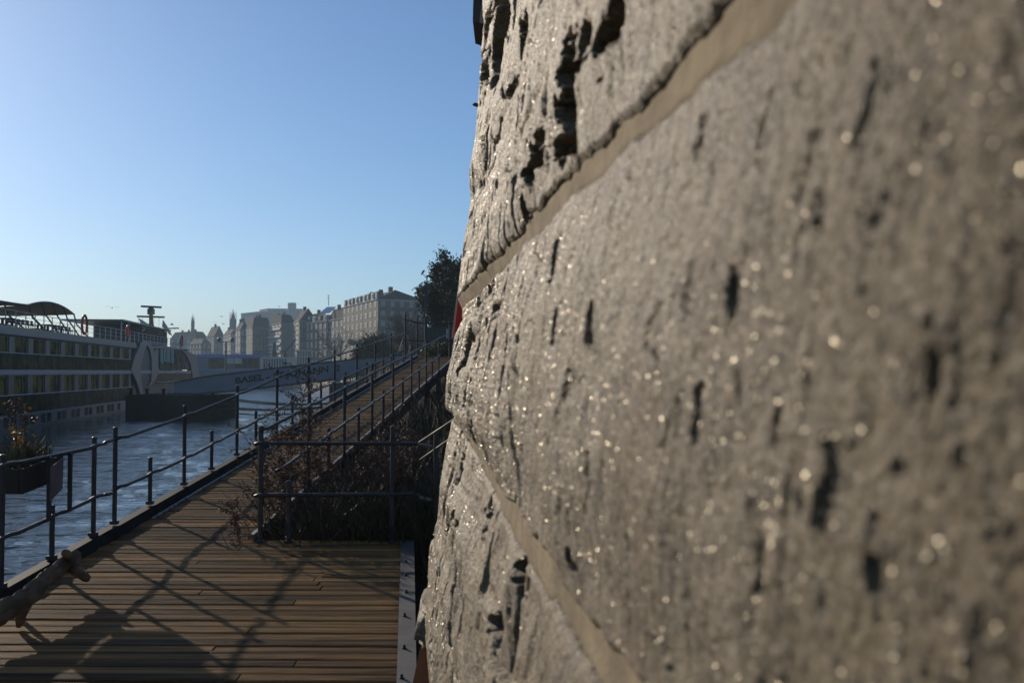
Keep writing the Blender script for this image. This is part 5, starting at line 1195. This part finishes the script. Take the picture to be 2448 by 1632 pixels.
m = MB(); P_, R_ = smoothp(pts, [x * .86 for x in rs], 6); m.tube(P_, [x * (1 + .07 * math.sin(i * 1.3) + .05 * math.sin(i * .55 + 1)) for i, x in enumerate(R_)], 20, wob=.055); m.build("trunk", DRIFT, log, True)
def stub(L, rr):
    m = MB(); P_, R_ = smoothp([dpt(x, y, h) for x, y, h in L], rr, 4); m.tube(P_, R_, 14, wob=.05); m.build("branch_stub", DRIFT, log, True)
stub([(170, 1350, .22), (163, 1330, .30), (157, 1322, .37)], [.045, .033, .030])
stub([(172, 1350, .21), (190, 1368, .19), (208, 1382, .17)], [.050, .040, .028])
stub([(60, 1435, .18), (50, 1470, .10), (45, 1495, .02)], [.055, .035, .018])
# ================================================================ small things around the wall edge
REDS = nmat("red_sign_paint", (.42, .02, .025), (.36, .02, .022), rough=.4); WHS = nmat("white_sign_edge", (.6, .5, .48), rough=.5)
rs_ = empty("red_sign", at(1092, 760, 4.6)); tag(rs_, "red board with a pale edge poking out behind the stone wall", "sign")
m = MB(); m.prism([at(1082, 806, 4.6), at(1130, 806, 4.62), at(1130, 690, 4.62), at(1096, 700, 4.6)], (0, .02, 0)); m.build("panel", REDS, rs_)
m = MB(); m.bar(at(1081.5, 808, 4.59), at(1095, 698, 4.59), .010, .008); m.build("edge", WHS, rs_)
RUST = nmat("corten_rust", (.25, .10, .035), (.16, .06, .025), scale=14, rough=.8, bump=.002, bscale=40)
rp = empty("rusty_plate", at(1005, 1632, 3.9)); tag(rp, "rust-orange steel plate leaning at the foot of the wall", "steel plate")
m = MB(); m.prism([at(972, 1700, 3.75), at(1030, 1700, 3.9), at(1026, 1632, 3.9), at(1013, 1518, 3.95), at(1010, 1520, 3.95)], (.03, .12, 0)); m.build("panel", RUST, rp)
# lowest projecting stone at the wall's foot
V_ = []; c = at(1014, 1468, 3.3); a = np.linspace(0, 1, 26); 
U1, U2 = np.meshgrid(np.linspace(0, 2 * np.pi, 40), np.linspace(0, np.pi, 26), indexing='ij')
rr = 1 + .25 * fbm(U1 * 2.2, U2 * 3, 4, 900) * np.sin(U2)
ex = lambda v, p: np.sign(v) * np.abs(v) ** p
X = c.x + .10 + .115 * rr * ex(np.sin(U2), .5) * ex(np.cos(U1), .5); Yg = c.y + .22 * rr * ex(np.sin(U2), .5) * ex(np.sin(U1), .5); Zg = c.z + .075 * rr * ex(np.cos(U2), .5)
fs_ = np_mesh("foot_stone", np.stack([X, Yg, Zg], -1).reshape(-1, 3), grid_faces(40, 26), STONE); tag(fs_, "small rough stone jutting out at the foot of the wall", "stone")
# metal box at the top corner of the wall
BOXM = nmat("grey_sheet_metal", (.07, .07, .07), (.05, .05, .05), rough=.5, metal=.3)
wbx = empty("wall_bracket", at(1150, 20, 3.5)); tag(wbx, "dark metal casing fixed at the top corner of the wall", "metal casing")
m = MB(); m.prism([at(1130, 49, 3.45), at(1152, 56, 3.45), at(1240, 60, 3.5), at(1240, -160, 3.5), at(1136, -160, 3.45)], (0, .25, 0)); m.build("casing", BOXM, wbx)
m = MB(); m.bar(at(1153, 56, 3.40), at(1166, -60, 3.40), .008, .02); m.build("trim", WINF, wbx)
m = MB(); m.tube([at(1146, 252, 3.3), at(1137, 250, 3.28), at(1131, 251, 3.27)], [.008, .007, .003], 5); m.tube([at(1137, 250, 3.28), at(1137, 246, 3.28)], [.004, .002], 4)
o = m.build("wall_twig", BARK); tag(o, "tiny dark twig sticking out of the wall's upper edge", "twig")
# birds
BIRD = nmat("dark_bird", (.05, .05, .05), rough=.8)
def bird(x, y, Y, s, rz, label):
    p = at(x, y, Y); M = Matrix.Rotation(rz, 3, 'Z'); m = MB(); q = lambda v: p + M @ (Vector(v) * s)
    m.tube([q((0, -.22, 0)), q((0, -.1, .01)), q((0, .1, .02)), q((0, .2, .03))], [.01 * s, .05 * s, .055 * s, .02 * s], 6)
    for sg in (-1, 1): m.prism([q((sg * .03, .06, .02)), q((sg * .28, .10, .14)), q((sg * .60, -.02, .06)), q((sg * .28, -.05, .12)), q((sg * .03, -.08, .02))], (0, 0, .008 * s))
    o = m.build("gull", BIRD); tag(o, label, "bird", "gulls over the river")
bird(268, 736, 80, 1.0, .4, "gull gliding above the ship's railing, left of the mast"); bird(411, 776, 110, 1.0, 2.0, "gull flying just right of the drooping flag"); bird(530, 757, 160, 1.0, 1.0, "gull above the roofs left of the square church tower"); bird(514, 771, 160, 1.0, .2, "small gull low over the hazy ridge"); bird(534, 774, 170, .9, 2.6, "small gull closest to the square church tower"); bird(668, 733, 180, .8, 2.6, "tiny gull above the hospital roofline")
for (x, y) in ((1011.5, 652), (1062, 631)):
    p = at(x, y, 62); m = MB(); m.tube([p + Vector((-.12, 0, -.14)), p + Vector((-.03, 0, .0)), p + Vector((.03, 0, .12)), p + Vector((.07, 0, .17))], [.02, .07, .055, .02], 6); o = m.build("perched_bird", BIRD); tag(o, "dark bird perched on the tree's outermost left twig" if x < 1030 else "dark bird perched on top of the tree crown", "bird")
# ================================================================ haze
HZ = bpy.data.materials.new("haze"); HZ.use_nodes = True; n = HZ.node_tree.nodes; n.clear()
vo = n.new('ShaderNodeVolumePrincipled'); vo.inputs['Color'].default_value = (.60, .82, 1.0, 1); vo.inputs['Density'].default_value = .00048; vo.inputs['Anisotropy'].default_value = .05
oo = n.new('ShaderNodeOutputMaterial'); HZ.node_tree.links.new(vo.outputs[0], oo.inputs['Volume'])
m = MB(); m.box((-330, 760, 33.5), (2700, 1720, 71)); hz = m.build("haze", HZ); hz['kind'] = 'stuff'
